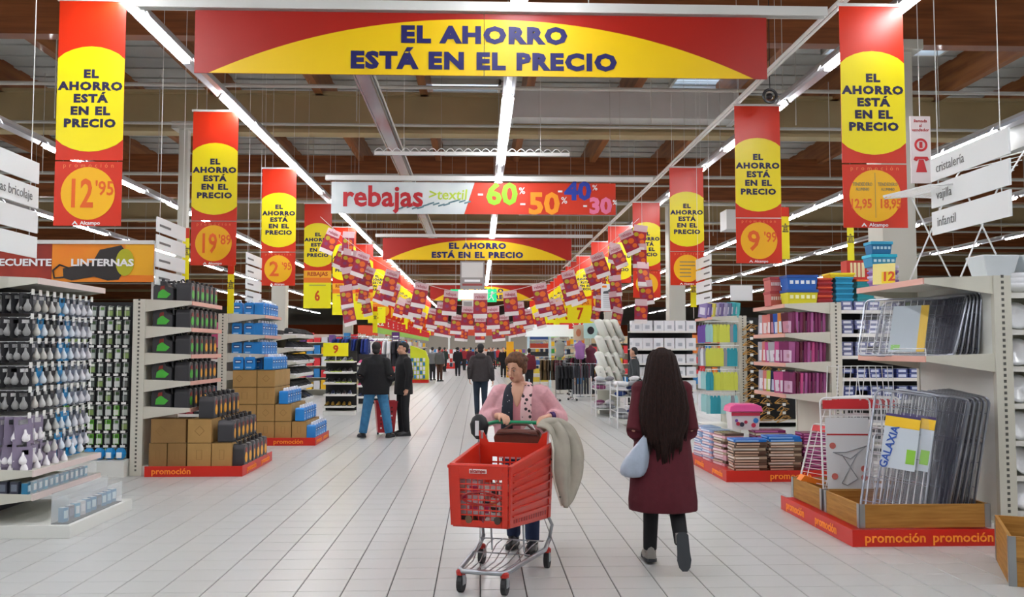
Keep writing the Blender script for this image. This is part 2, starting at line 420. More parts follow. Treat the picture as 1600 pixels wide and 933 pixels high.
for side, x0 in (('left', LX), ('right', RX)):
    y0 = 33.5 if side == 'right' else 34.0
    for k in range(16):
        y = y0 + 2.1*k
        banner(x0, y, 'r' if k % 5 else 's', ('2', '5', '', '1', '7')[k % 5], None, '%s hanging banner in the closely spaced far %s row, counted from the near end' % (ORD[k], side), side, slogan=k < 8)
        if k >= 1:
            t = MB().box(-.3, -.004, 0, .3, .004, .36, mat('tag_pink_red', '#e23038', .45)).build('multibuy_tag', loc=(x0, y-.9, 2.42))
            tag(t, '%s red multibuy tag under the far %s banner row, from the near end' % (ORD[k-1], side), 'sign', 'red multibuy tags, %s row' % side)
            text('x2', whitep, .3, (0, -.006, .18), t, bold=.006)
            MB().tube([(0, 0, .36), (0, 0, 5.56)], .006, rail, n=4).build('hanger', t)
    tag(MB().box(x0-.05, y0, 2.2, x0+.05, y0+34, 2.42, mat('green_header', '#8cc63a', .5)).build('header_strip'), 'long green header strip under the red tags of the far %s row' % side, 'sign')
# small yellow signs with 5 and 7 on the right
for i, (px, Y, n) in enumerate([(888, 30.6, '5'), (906, 30.0, '7'), (866, 33, '1')]):
    x, z = W(px, 505, Y)
    t = MB().box(-.42, -.005, 0, .42, .005, .6, lemon).box(-.42, -.006, .6, .42, .006, .78, mat('amber_sign', '#f8b51e', .45)).build('hanging_price_sign', loc=(x, Y, z))
    tag(t, ['square yellow sign reading five, left of the one reading seven', 'square yellow sign reading seven above the right clothing racks', 'small square yellow sign reading one, left of the other two'][i], 'sign', 'yellow figure signs')
    text(n, mat('rust_print2', '#cf4a0c', .5), .55, (0, -.01, .3), t, bold=.015, wide=.8)
    text('REBAJAS', mat('rust_print', '#b8460e', .5), .17, (0, -.01, .69), t, bold=.003)
    MB().tube([(0, 0, .78), (0, 0, 7.98-z)], .006, rail, n=4).build('cord', t)
# ---------------------------------------------------------------- horizontal banners
def cross_banner(Y, xl, xr, zb, zt, label, s=1, kind='a'):
    r = root('aisle_banner', label, 'banner', ((xl+xr)/2, Y, zb))
    L, H = xr-xl, zt-zb
    c = Vector(((xl+xr)/2, Y, zb))
    for i in (0, 1):
        b = MB(); b.box(-L/2 + i*L/2 + .003, -.006, 0, i*L/2 - .003, .006, H, redd); b.build('panel', r)
    for i in (-1, 1):                     # the yellow arc is an ellipse cut in two halves
        pts = [(i*.003, 0)] + [(i*(.003+(L/2-.14)*q/24), (H-.055)*(1-(q/24)**2.2)) for q in range(25)]
        if i < 0: pts = pts[::-1]
        MB().prism(pts, 'y', -.010, -.006, yelo).build('yellow_arc', r)
    text('EL AHORRO', navy2, .235*H/.66, (0, -.013, H*.64), r, bold=.0135*H/.66, wide=1.2, space=1.16)
    text('ESTÁ EN EL PRECIO', navy2, .235*H/.66, (0, -.013, H*.22), r, bold=.0135*H/.66, wide=1.18, space=1.16)
    return r
def cross_rail(Y, xl, xr, z, label):
    r = root('banner_rail', label, 'rail', ((xl+xr)/2, Y, z)); L = (xr-xl)/2
    b = MB(); b.prism([(-.05, 0), (-.05, .09), (.05, .09), (.05, 0), (.035, .0), (.035, .03), (-.035, .03), (-.035, 0)], 'x', -L, L, rail); b.build('profile', r)
    for q in (-.8, -.3, .3, .8): MB().tube([(q*L, 0, .09), (q*L, 0, 7.98-z)], .005, pipem, n=4).build('wire', r)
Y = 8.3; xl, zt = W(305, 16, Y); xr, zb = W(1199, 124, Y)
cross_banner(Y, xl, xr, zb, zt, 'wide red and yellow savings banner spanning the aisle nearest the camera')
cross_rail(Y, W(212, 10, Y)[0], W(1290, 10, Y)[0], zt+.012, 'white rail carrying the nearest wide banner')
Y = 25.7; xl, zt = W(598, 372, Y); xr, zb = W(893, 407, Y)
cross_banner(Y, xl, xr, zb, zt, 'second wide red and yellow savings banner, halfway down the aisle')
cross_rail(Y, W(590, 10, Y)[0], W(924, 10, Y)[0], zt+.03, 'white rail carrying the second wide banner')
Y = 45; xl, zt = W(672, 446, Y); xr, zb = W(838, 470, Y)
cross_banner(Y, xl, xr, zb, zt, 'third wide red and yellow banner, the farthest, behind the pennants')
cross_rail(Y, xl-.2, xr+.4, zt+.03, 'white rail carrying the farthest wide banner')
# the sale banner
Y = 17.0; xl, zt = W(518, 284, Y); xr, zb = W(962, 336, Y); xm = W(735, 300, Y)[0]
r = root('sale_banner', 'pale and red banner reading rebajas textil with four percentages, hanging over the aisle', 'banner', ((xl+xr)/2, Y, zb))
H = zt-zb; L = (xr-xl)/2; xm -= (xl+xr)/2
icy = mat('icy_print', '#b9c6c8', .45, noise=.25, nscale=1.2, col2='#dfe5e4')
MB().prism([(-L, 0), (xm-.12, 0), (xm+.08, H), (-L, H)], 'y', -.006, .006, icy).build('pale_panel', r)
MB().prism([(xm-.115, 0), (L, 0), (L, H), (xm+.085, H)], 'y', -.006, .006, mat('sale_red', '#d3381c', .4)).build('red_panel', r)
text('rebajas', mat('crimson_print', '#b71f27', .5), .56, (-L+.98, -.01, H*.52), r, bold=.014, wide=.98)
text('>textil', mat('lime_print', '#b4cc3c', .5), .28, (-L+2.22, -.01, H*.6), r, bold=.004, shear=.1)
g = MB(); 
for i in range(14):
    x = -L+1.3+i*.1; g.cb((x, -.007, .1+.03*sin(i*1.3)+.012*i), (.13, .003, .03), mat('teal_grey_print', '#5e7f88', .5), ry=-.3)
g.build('crumpled_edge_print', r)
for t, col, px, py, s in [('60', '#8fd31c', 784, 305, .5), ('50', '#f29a1c', 850, 320, .5), ('40', '#2741a8', 903, 300, .42), ('30', '#ee7fa6', 938, 323, .36)]:
    x, z = W(px, py, Y)
    text(t, mat('digits_' + t, col, .5), s*1.15, (x-r.location.x, -.01, z-zb), r, bold=.02, wide=1.05)
    text('%', whitep, s*.36, (x-r.location.x+s*.78, -.01, z-zb+.08), r, bold=.002)
    MB().box(x-r.location.x-s*.92, -.011, z-zb-.01, x-r.location.x-s*.72, -.006, z-zb+.025, whitep).build('minus', r)
cross_rail(Y, W(512, 10, Y)[0], W(1017, 10, Y)[0], zt+.03, 'white rail carrying the rebajas banner')
# scalloped rail
Y = 14.6; xl, z = W(585, 240, Y); xr, _ = W(890, 240, Y)
r = root('scalloped_rail', 'empty white rail with a scalloped wire edge hanging between the banners', 'rail', ((xl+xr)/2, Y, z)); L = (xr-xl)/2
MB().box(-L, -.02, -.02, L, .02, .035, rail).build('profile', r)
b = MB(); n = 22
for i in range(n):
    a = -L + 2*L*i/n; b.tube([(a + 2*L/n*q/6, 0, .035+.06*sin(pi*q/6)) for q in range(7)], .006, wire, n=4)
b.build('scalloped_wire', r)
for q in (-.7, .7): MB().tube([(q*L, 0, .03), (q*L, 0, 7.98-z)], .006, rail, n=4).build('wire', r)
# ---------------------------------------------------------------- pennant strings
pen_r = mat('pennant_crimson', '#a3203a', .5); pen_p = mat('pennant_pale', '#d9b9bd', .55); pen_w = mat('pennant_white', '#e6e0dd', .5)
pen_o = mat('pennant_orange', '#e0671c', .5); pen_v = mat('pennant_violet', '#8a3262', .5); pen_g = mat('pennant_olive', '#b8a520', .5)
b = MB(); w2 = .17
b.box(-w2, -.002, -.16, w2, .002, 0, pen_p); b.box(-w2, -.002, -.5, w2, .002, -.16, pen_r); b.box(-w2, -.002, -.6, w2, .002, -.5, pen_w)
for dx, dz, rr, m in [(-.08, -.24, .055, pen_g), (.05, -.27, .07, pen_o), (-.07, -.38, .045, pen_v), (.09, -.41, .055, pen_o)]:
    b.prism([(dx+rr*cos(a*pi/4)*1.1, dz+rr*sin(a*pi/4)) for a in range(8)], 'y', -.005, -.002, m)
pen_d = b.data('pennant')
tx_d = text_mesh('rebajas', pen_r, .11, ext=.0005, bold=.001)
strm = mat('string', '#d8d4cc', .6)
def garland(x0, z0, x1, z1, y0, y1, sag, n, label, s=.92, words=True):
    r = root('pennant_string', label, 'garland', (x0, y0, z0))
    P = []
    for i in range(25):
        t = i/24; P.append((t*(x1-x0), t*(y1-y0), t*(z1-z0) - sag*4*t*(1-t)))
    MB().tube(P, .005, strm, n=4).build('string', r)
    for i in range(n):
        t = (i+.5)/n; dz = (z1-z0) - sag*4*(1-2*t); a = math.atan2(dz, abs(x1-x0)+1e-3) * .55
        o = place(pen_d, 'pennant', r, (t*(x1-x0), t*(y1-y0), t*(z1-z0)-sag*4*t*(1-t)), (random.uniform(-.1, .1), -a, random.uniform(-.25, .25)), (s, 1, s))
        if words: ftext(tx_d, o, (0, -.006, -.085), .8)
    return r
garland(-3.5, 4.5, 3.55, 4.5, 19.6, 19.6, 1.68, 11, 'nearest pennant string swagged across the aisle, sagging lowest at its middle')
garland(-3.5, 4.3, 3.55, 4.35, 21.4, 21.4, 1.72, 12, 'second pennant string across the aisle behind the nearest swag')
garland(-3.5, 4.1, 3.55, 4.1, 25.0, 25.0, 1.6, 11, 'third pennant string swagged across the aisle')
garland(-3.5, 3.9, 3.55, 3.9, 29.4, 29.4, 1.55, 11, 'fourth pennant string swagged across the aisle', words=False)
garland(-3.4, 3.9, 3.45, 3.9, 36, 36, 1.5, 11, 'farthest pennant string, small behind all other swags', words=False)
def drop(px, y0p, Y, n, label, s=.75):
    x, z = W(px, y0p, Y); r = root('pennant_drop', label, 'garland', (x, Y, z))
    MB().tube([(0, 0, 5.15-z), (0, 0, -n*.42*s-.2)], .005, strm, n=4).build('string', r)
    for i in range(n): place(pen_d, 'pennant', r, (random.uniform(-.06, .06), -.02*i, -i*.46*s), (random.uniform(-.1, .1), random.uniform(-.25, .25), random.uniform(-.4, .4)), (s, 1, s))
drop(545, 362, 20.6, 5, 'vertical drop of four pennants in front of the banner with the 12', .9)
drop(572, 405, 23, 4, 'vertical drop of pennants beside the sign reading 9')
drop(1003, 352, 19.6, 5, 'vertical drop of pennants over the right banner marked 12', .9)
drop(962, 380, 22.6, 5, 'vertical drop of pennants over the banner above the white poster', .9)
drop(935, 425, 26, 4, 'vertical drop of pennants just left of the white poster')
# ---------------------------------------------------------------- department signs
slm = mat('sign_slat_white', '#e3e6e6', .4)
def dept(x, y, z, lines, label, L=1.25, side='left', hh=.19):
    r = root('department_sign', label, 'sign', (x, y, z), group='hanging white department signs')
    for i, t in enumerate(lines):
        zz = -i*(hh+.035)
        s = MB().box(-.008, -L/2, zz-hh, .008, L/2, zz, slm).build('slat', r)
        if not t: MB().box(.008 if side == 'left' else -.011, -L*.42, zz-hh*.6, .011 if side == 'left' else -.008, -L*.05, zz-hh*.45, mat('slat_print', '#6a6a6a', .6)).build('printed_word', s)
        if t: text(t, mat('slat_print', '#6a6a6a', .6), .12, (.011 if side == 'left' else -.011, (-.42 if side == 'left' else .42)*L, zz-hh/2), s, face='right' if side == 'left' else 'left', align='LEFT', ext=.0005)
    H = len(lines)*(hh+.035)
    b = MB()
    for q in (-L*.4, L*.4): b.tube([(0, q, -H+.04), (0, q, 7.98-z)], .004, rail, n=4)
    b.build('hanging_wire', r)
    return r
dept(-4.0, 7.5, 3.28, ['cancelería', 'herramientas bricolaje', 'adhesivos', 'pinturas'], 'white four-slat department sign hanging nearest on the left', 1.3)
dept(-4.1, 11.95, 3.28, ['', '', '', ''], 'white four-slat department sign hanging above the dark oil bottles', 1.1)
dept(-4.1, 16.3, 3.3, ['', '', '', ''], 'white four-slat department sign behind the 2,95 banner on the left', 1.1)
dept(4.13, 7.32, 3.33, ['cristalería', 'vajilla', 'infantil'], 'white three-slat department sign hanging nearest on the right', 1.2, 'right', .21)
dept(4.15, 16.3, 3.3, ['', '', '', ''], 'white four-slat department sign right of the small-text round sign', 1.1, 'right')
# pay-phone style call sign, by the big column
Y = 11.0; x, z = W(1437, 182, Y)
r = MB().box(-.13, -.01, -.86, .13, .01, 0, mat('call_sign_white', '#cfc6c6', .5)).build('call_sign', loc=(x, Y, z))
tag(r, 'narrow white call-for-assistance sign with a red telephone, beside the big column', 'sign')
crim = mat('crimson_print', '#b71f27', .5)
text('llamada\nal\nvendedor', crim, .058, (0, -.013, -.12), r)
b = MB(); 
for i in range(20):
    a0, a1 = 2*pi*i/20, 2*pi*(i+1)/20
    b.add([(.085*cos(a0), -.013, -.37+.085*sin(a0)), (.085*cos(a1), -.013, -.37+.085*sin(a1)), (.055*cos(a1), -.013, -.37+.055*sin(a1)), (.055*cos(a0), -.013, -.37+.055*sin(a0))], [(0,1,2,3)], crim)
b.box(-.02, -.014, -.41, .02, -.012, -.33, crim); b.build('round_emblem', r)
b = MB(); b.prism([(-.1, -.56), (-.08, -.52), (.08, -.52), (.1, -.56), (.06, -.58), (.04, -.555), (-.04, -.555), (-.06, -.58)], 'y', -.014, -.011, crim); b.prism([(-.03, -.56), (.03, -.56), (.07, -.72), (-.07, -.72)], 'y', -.014, -.011, crim); b.build('telephone_symbol', r)
MB().tube([(0, 0, 0), (0, 0, 7.98-z)], .006, rail, n=4).build('cord', r)
# information board and exit signs over the far aisle
Y = 24.5; xl, zt = W(719, 408, Y); xr, zb = W(757, 452, Y)
r = MB().box(xl, Y, zb, xr, Y+.04, zt, mat('info_grey', '#9b9693', .5)).build('information_board'); tag(r, 'grey information board hanging under the second wide banner', 'sign')
MB().box(xl+.04, Y-.004, zb+(zt-zb)*.42, xr-.04, Y, zt-.04, mat('info_pale', '#d4d2cd', .5)).build('pale_field', r)
MB().box(xl+.06, Y-.006, zb+(zt-zb)*.12, xr-.06, Y, zb+(zt-zb)*.2, mat('maroon_print', '#9c4a44', .5)).build('printed_line', r); MB().box(xl+.12, Y-.006, zb+(zt-zb)*.26, xr-.12, Y, zb+(zt-zb)*.34, whitep).build('printed_line', r)
grn = mat('exit_green', '#18b877', .4, emit=.5)
def exit_sign(px0, px1, py0, py1, Y, label, wh):
    xl, zt = W(px0, py0, Y); xr, zb = W(px1, py1, Y)
    r = MB().box(xl, Y, zb, xr, Y+.08, zt, grn).build('exit_sign'); tag(r, label, 'sign', 'green exit signs')
    c = (xl+xr)/2; zc = (zb+zt)/2; s = (zt-zb)/2
    b = MB(); b.ell((c+.1*s, Y-.01, zc+.55*s), (.16*s, .01, .16*s), whitep, 8, 5)
    b.cb((c, Y-.01, zc+.1*s), (.22*s, .01, .6*s), whitep, ry=.3); b.cb((c-.25*s, Y-.01, zc-.45*s), (.14*s, .01, .6*s), whitep, ry=.8); b.cb((c+.2*s, Y-.01, zc-.45*s), (.14*s, .01, .6*s), whitep, ry=-.4); b.cb((c+.1*s, Y-.01, zc+.2*s), (.8*s, .01, .1*s), whitep, ry=-.5)
    b.build('running_figure', r)
    MB().tube([(c, Y+.04, zt), (c, Y+.04, 7.98)], .01, rail, n=4).build('cord', r)
exit_sign(704, 720, 452, 470, 33, 'green exit sign at the left of the far aisle board', 0)
exit_sign(760, 776, 452, 472, 33, 'green exit sign with running figure at the right of the far aisle board', 1)
# white poster with a car on the right
Y = 24.9; xl, zt = W(939, 444, Y); xr, zb = W(971, 486, Y)
r = MB().box(xl, Y, zb, xr, Y+.02, zt, mat('poster_white', '#dfe2e4', .5)).build('hanging_poster'); tag(r, 'white poster showing a grey car, hanging among the right banners', 'poster')
cx = (xl+xr)/2; s = (xr-xl)/2; zc = zt-(zt-zb)*.28; gm = mat('print_dark_grey', '#4c4f55', .5)
MB().prism([(cx-.8*s, zc-.2*s), (cx-.75*s, zc+.02*s), (cx-.35*s, zc+.1*s), (cx-.1*s, zc+.3*s), (cx+.4*s, zc+.28*s), (cx+.8*s, zc+.05*s), (cx+.8*s, zc-.2*s)], 'y', Y-.006, Y, gm).build('car_picture', r)
b = MB()
for i in range(7): b.box(xl+.06, Y-.005, zb+.1+i*.055, xr-.06-.1*(i % 3), Y, zb+.115+i*.055, mat('print_grey', '#a2a6aa', .5))
b.build('text_lines', r); MB().tube([(cx, Y, zt), (cx, Y, 7.98)], .005, rail, n=4).build('cord', r)
MB().box(xl+.03, Y-.005, zt-.1, xl+.16, Y, zt-.04, orangep).build('corner_mark', r)
# little white cards and yellow flags in the side aisles
for i, (px, py, Y, wd, h, m, l) in enumerate([
    (360, 490, 14, .1, .75, lemon, 'slim yellow flag sign rising behind the blue containers'), (289, 445, 12.6, .1, .8, lemon, 'slim yellow flag sign above the oil display, nearest on the left'),
    (1330, 420, 12.9, .1, .75, lemon, 'slim yellow flag sign by the red tin on the right shelves'), (1228, 405, 13.4, .12, .8, lemon, 'slim yellow and red flag sign right of the 9,99 sign'),
    (586, 520, 31, .16, .9, lemon, 'slim yellow flag sign over the footwear shelves'), (1084, 480, 17.5, .12, .6, lemon, 'slim yellow flag sign above the hanging towels')]):
    x, z = W(px, py, Y)
    t = MB().box(-wd/2, -.004, 0, wd/2, .004, h, m).build('flag_sign', loc=(x, Y, z)); tag(t, l, 'sign', 'slim yellow flag signs')
    text('EL\nAHORRO\nESTÁ\nEN EL\nPRECIO', navy, .028, (0, -.006, h*.6), t, bold=.001)
    MB().box(-wd/2, -.006, h*.82, wd/2, -.004, h, redb).build('red_end', t)
    MB().tube([(0, .01, 2.2-z), (0, .01, h+.02)], .006, rail, n=4).build('mast', t)
for i, (px0, px1, py0, py1, Y, l) in enumerate([(1141, 1176, 446, 470, 19, 'blank white card hanging right of the towel shelf top')]):
    xl, zt = W(px0, py0, Y); xr, zb = W(px1, py1, Y)
    t = MB().box(xl, Y, zb, xr, Y+.01, zt, slm).build('hanging_card'); tag(t, l, 'sign')
    MB().tube([((xl+xr)/2, Y, zt), ((xl+xr)/2, Y, 7.98)], .006, rail, n=4).build('cord', t)
# black round loudspeaker by the right strip
Y = 12; x, z = W(1203, 150, Y)
r = root('hanging_loudspeaker', 'small black round loudspeaker hanging beside the right light strip', 'loudspeaker', (x, Y, z))
MB().tube([(.09*cos(2*pi*i/16), 0, .09*sin(2*pi*i/16)) for i in range(16)], .02, blackp, closed=True).build('ring', r); MB().ell((0, .03, 0), (.05, .05, .05), blackp).build('driver', r)
MB().tube([(0, 0, .09), (0, 0, 7.98-z)], .006, blackp, n=4).build('cable', r)

Y = 24.5; xl, zt = W(716, 453, Y); xr, zb = W(762, 468, Y)
r = MB().box(xl, Y, zb, xr, Y+.06, zt, mat('lit_white_sign', '#f4f6f6', .4, emit=.6)).build('white_sign'); tag(r, 'plain white sign directly under the grey information board', 'sign')
xl, zt = W(722, 469, Y); xr, zb = W(740, 492, Y)
r = MB().box(xl, Y, zb, xr, Y+.03, zt, mat('info_pale', '#d4d2cd', .5)).box(xl+.04, Y-.004, zt-.2, xr-.04, Y, zt-.04, mat('info_grey', '#9b9693', .5)).build('small_board'); tag(r, 'small grey board below the white sign over the aisle', 'sign'); MB().tube([(xl+.1, Y+.04, zb), (xl+.1, Y+.04, 7.98)], .006, rail, n=4).build('cord', r)
# header panel over the left run
Y = 11.7; xr, zt = W(241, 382, Y); xr2, zb = W(241, 441, Y); xl = -8.4; xm = W(82, 400, Y)[0]
r = root('header_sign', 'orange header panel with a picture of a torch, above the left shelving', 'sign', (xm, Y, zb))
H = zt-zb
op = mat('header_orange', '#ef7a12', .5, noise=.35, nscale=1.5, col2='#f09a1a'); mp = mat('header_maroon', '#7c1e10', .5, noise=.4, nscale=2.5, col2='#a83016')
MB().box(0, -.01, 0, xr-xm, .01, H, op).build('picture_panel', r); MB().box(xl-xm, -.01, 0, -.004, .01, H, mp).build('dark_panel', r)
MB().box((xr-xm)*.72, -.014, H*.18, xr-xm, -.01, H, mat('header_yellow', '#f2b21a', .5)).build('yellow_field', r)
Ls = xr-xm; bk = mat('torch_print', '#2b2524', .5)
b = MB(); b.prism([(Ls*.12, H*.1), (Ls*.11, H*.35), (Ls*.4, H*.52), (Ls*.47, H*.85), (Ls*.68, H*.97), (Ls*.78, H*.6), (Ls*.66, H*.06), (Ls*.55, H*.04), (Ls*.42, H*.14), (Ls*.2, H*.04)], 'y', -.018, -.014, bk); b.build('torch_picture', r)
MB().prism([(Ls*.72+Ls*.09*cos(2*pi*i/20), H*.52+H*.36*sin(2*pi*i/20)) for i in range(20)], 'y', -.022, -.018, mat('torch_lens_print', '#b5b416', .5)).build('lens_picture', r)
MB().tube([(Ls*.12, -.02, H*.12), (Ls*.03, -.02, H*.1), (Ls*.0+.02, -.02, H*.3), (Ls*.08, -.02, H*.45), (Ls*.17, -.02, H*.36)], .012, bk).build('strap_picture', r)
text('LINTERNAS', whitep, .125, (Ls*.5, -.028, H*.5), r, bold=.004, wide=1.25)
text('FRECUENTE', whitep, .125, (-.42, -.02, H*.5), r, bold=.004, wide=1.25)
MB().box(xl-xm, -.03, H, xr-xm, .03, H+.05, rail).build('top_rail', r)
for q in (-2.5, -.02, xr-xm-.03): MB().box(q, .01, 2.2-zb, q+.03, .04, H, rail).build('post', r)
# ================================================================ shelving units at the aisle ends of the runs
prail = mat('price_rail_pink', '#dfa898', .4)
slotm = mat('slot_dark', '#55554f', .6)
def endcap(label, s, xb, d, y0, L, levels, top=2.2, base=None, back=cream, post=.15, rc=prail):
    r = root('shelving_unit', label, 'shelving', (xb, y0, 0)); X = lambda v: s*v
    for y in (-.02, L-.02):
        u = MB().box(X(-post), y, 0, X(0), y+.05, top+.03, cream).build('upright', r)
        b = MB()
        for i in range(int(top/.05)): b.box(X(-post*.5-.012), y-.002, .06+i*.05, X(-post*.5+.012), y+.001, .085+i*.05, slotm)
        b.build('slot_row', u, kind='stuff')
    MB().box(X(-.05), .03, .05, X(-.01), L-.02, top, back).build('back_panel', r)
    if base: MB().box(X(-.05), 0, 0, X(base[0]), L, base[1], white).build('base', r, bevel=.004)
    for z in levels:
        f = MB().box(X(0), 0, z-.03, X(d), L, z, cream).build('shelf', r)
        MB().box(X(d), -.002, z-.045, X(d+.012), L+.002, z+.008, rc).build('price_rail', f)
        for y in (-.004, L): MB().prism([(X(0), z-.13), (X(0), z+.03), (X(d), z+.008), (X(d), z-.04)], 'y', y, y+.008, cream).build('bracket', f)
    return r
def run(label, x0, x1, y, levels, back, top=2.2, d=.45, base=.12, name='shelving_run'):
    r = root(name, label, 'shelving', (x0, y, 0)); L = x1-x0
    MB().box(0, 0, .05, L, .06, top, back).build('back_panel', r)
    if base: MB().box(0, -d, 0, L, 0, base, white).build('base', r)
    for z in levels:
        f = MB().box(0, -d, z-.03, L, 0, z, cream).build('shelf', r); MB().box(0, -d-.012, z-.04, L, -d, z+.006, mat('price_rail_white', '#e6e4de', .4)).build('price_rail', f)
    return r
black_back = mat('black_peg_panel', '#17181b', .6)
endcap('nearest left shelving unit, hung with light bulbs above white shelves', 1, -4.4, .62, 7.75, 1.35, [.36, .56, 2.2], base=(.95, .11), back=black_back, rc=mat('price_rail_pale', '#dccbc5', .4))
r = run('long left run with black panel of small green packs, facing the camera', -9.5, -4.42, 11.65, [], black_back, base=.2, d=.3)
endcap('left shelving unit stocked with dark oil bottles', 1, -4.25, .58, 11.5, 1.3, [.78, 1.09, 1.4, 1.78 - .06, 1.98 - .02, 2.2][0:0] + [.84, 1.18, 1.52, 1.86, 2.2], base=(.5, .12))
endcap('left shelving unit stocked with blue containers', 1, -4.22, .62, 15.1, 1.2, [.9, 1.2, 1.5, 1.82, 2.16], top=2.16, base=(.5, .12))
run('left run behind the oil unit with pink garments on hooks', -9.5, -4.4, 15.5, [.5, .8, 1.1, 1.42], black_back, d=.3)
endcap('nearest right shelving unit holding packed laundry airers', -1, 4.42, .6, 7.5, 1.34, [1.53, 2.2], base=(.3, .12), back=white)
endcap('right shelving unit full of pink and purple packed textiles', -1, 4.75, .62, 11.9, 1.35, [.98, 1.4, 1.8, 2.2], base=(.5, .12))
endcap('right shelving unit with rows of hanging towels', -1, 4.92, .5, 16.75, 1.3, [2.2], base=(.5, .12), back=cream)
run('right run with shelves of white crockery facing the camera', 4.57, 10.5, 7.95, [.2, .5, .8, 1.12, 1.44, 1.76, 2.08], cream, d=.36, base=.14)
run('right run with shelves of small boxed goods facing the camera', 4.9, 11, 12.35, [.3, .6, .9, 1.2, 1.5, 1.8, 2.12], black_back, d=.4)
run('right run hung with wooden coat hangers beside the towel unit', 4.93, 11, 17.0, [.25], black_back, d=.3, top=2.2)
# ---------------------------------------------------------------- promotion platforms
ptxt = mat('promo_letters', '#ff9a2c', .5)
def platform(label, s, x_in, x_out, y0, y1, h, side_words, front_words):
    r = root('promotion_platform', label, 'platform', ((x_in+x_out)/2, (y0+y1)/2, 0)); cx, cy = (x_in+x_out)/2, (y0+y1)/2
    a, b_ = abs(x_out-x_in)/2, (y1-y0)/2
    MB().box(-a, -b_, 0, a, b_, h-.02, redp).build('top_board', r)
    MB().box(-a, -b_-.012, 0, a, -b_, h, redp).build('front_fascia', r)
    for i in range(2):
        MB().box(-s*a*-1 if 0 else (a if s > 0 else -a-.012), -b_-.012+i*b_+.004*i, 0, (a+.012 if s > 0 else -a), -b_+(i+1)*b_, h, redp).build('side_fascia', r)
    for fx in front_words: text('promoción', ptxt, h*.8, (fx-cx, -b_-.014, h*.5), r, bold=.0015, wide=1.05)
    for fy in side_words: text('promoción', ptxt, h*.8, ((a+.014) if s > 0 else -a-.014, fy-cy, h*.5), r, face='right' if s > 0 else 'left', bold=.0015, wide=1)
    return r
platform('red promotion platform under the oil bottles on the left', 1, -4.18, -2.98, 11.4, 13.0, .13, [11.85, 12.6], [-3.85])
platform('red promotion platform under the blue containers on the left', 1, -4.15, -2.72, 14.95, 16.3, .13, [15.3, 15.95], [-3.92, -3.15])
platform('nearest red promotion platform, under the airers on the right', -1, 4.22, 3.03, 7.2, 8.9, .135, [7.75, 8.5], [3.37, 3.93])
platform('red promotion platform under the stacked textiles on the right', -1, 4.7, 2.98, 10.7, 12.75, .135, [11.1, 12.0], [3.75])
# ---------------------------------------------------------------- wooden pallet collars
plank = mat('pine_board', '#b58338', .6, noise=1, nscale=3, stretch=(1, 1, 14), col2='#94631f', bump=.15)
hing = mat('zinc_hinge', '#a9adaf', .35, metal=.8)
def crate(label, x0, y0, x1, y1, z, hs, rz=0):
    r = root('wooden_crate', label, 'crate', (x0, y0, z), rz); w_, d_ = x1-x0, y1-y0; t = .022
    for k, h in enumerate(hs):
        zb = sum(hs[:k])+.003*k
        MB().box(0, 0, zb, w_, t, zb+h, plank).build('board', r, bevel=.002); MB().box(0, d_-t, zb, w_, d_, zb+h, plank).build('board', r)
        MB().box(0, t, zb, t, d_-t, zb+h, plank).build('board', r); MB().box(w_-t, t, zb, w_, d_-t, zb+h, plank).build('board', r)
    H = sum(hs)
    for cx, cy in ((0, 0), (w_, 0), (0, d_), (w_, d_)):
        sx, sy = (1 if cx == 0 else -1), (1 if cy == 0 else -1)
        b = MB(); b.box(cx-sx*.004, cy-sy*.004, 0, cx+sx*.045, cy, H+.004, hing); b.box(cx-sx*.004, cy-sy*.004, 0, cx, cy+sy*.045, H+.004, hing); b.build('corner_hinge', r)
    return r
crate('wooden crate frame at the front of the nearest right platform', 3.11, 7.26, 4.2, 8.0, .135, [.19])
crate('wooden crate frame behind the front one on the same platform', 3.11, 8.06, 4.2, 8.84, .135, [.19])
crate('two-tier wooden crate cut off by the lower right corner', 3.58, 5.98, 4.78, 6.82, 0, [.165, .165], R(-25))
# ================================================================ left goods: light bulbs
grape = ['black', 'silver', 'silver', 'dark', 'dark', 'blue', 'blue', 'clear', 'clear', 'clear']
packc = {'black': ('#1e1e22', '#8f8f8e'), 'silver': ('#50545c', '#c9c6be'), 'dark': ('#24272e', '#cfcfcc'), 'blue': ('#0f86c0', '#dfe8f0'), 'clear': ('#6c7484', '#e2e2e8'), 'lilac': ('#8a7f96', '#f2eff2')}
PK = {}
def bulb_pack(kind, cardcol, bulbcol, s=1):
    r = root('bulb_pack', 'x', 'light bulb'); cm, bm = M(cardcol, .35), M(bulbcol, .3)
    MB().box(-.055*s, -.006, -.175*s, .055*s, .004, -.0, cm).build('card', r)
    b = MB(); b.lathe([(.008, .112), (.012, .085), (.026, .06), (.033, .04), (.03, .02), (.014, .006)][::-1], bm, (0, -.034, -.165*s), 10); b.build('bulb', r, smooth=True)
    MB().box(-.03*s, -.006, -.05*s, .03*s, -.004, -.02*s, whitep).build('label', r)
    return Proto(r)
for k, (a, b_) in packc.items(): PK[k] = bulb_pack(k, a, b_, 1.35 if k == 'lilac' else 1)
tagm = mat('price_tag', '#e8e8e4', .5)
hookz = [2.08, 1.87, 1.66, 1.45, 1.24, 1.02, .78+.05]
U = root('hook_rack', 'rack of wire hooks fixed to the black panel, holding the light bulbs', 'rack', (-4.4, 7.75, 0))
names = {'black': 'black', 'silver': 'silver', 'dark': 'dark grey', 'blue': 'bright blue', 'clear': 'translucent grey', 'lilac': 'large pale lilac'}
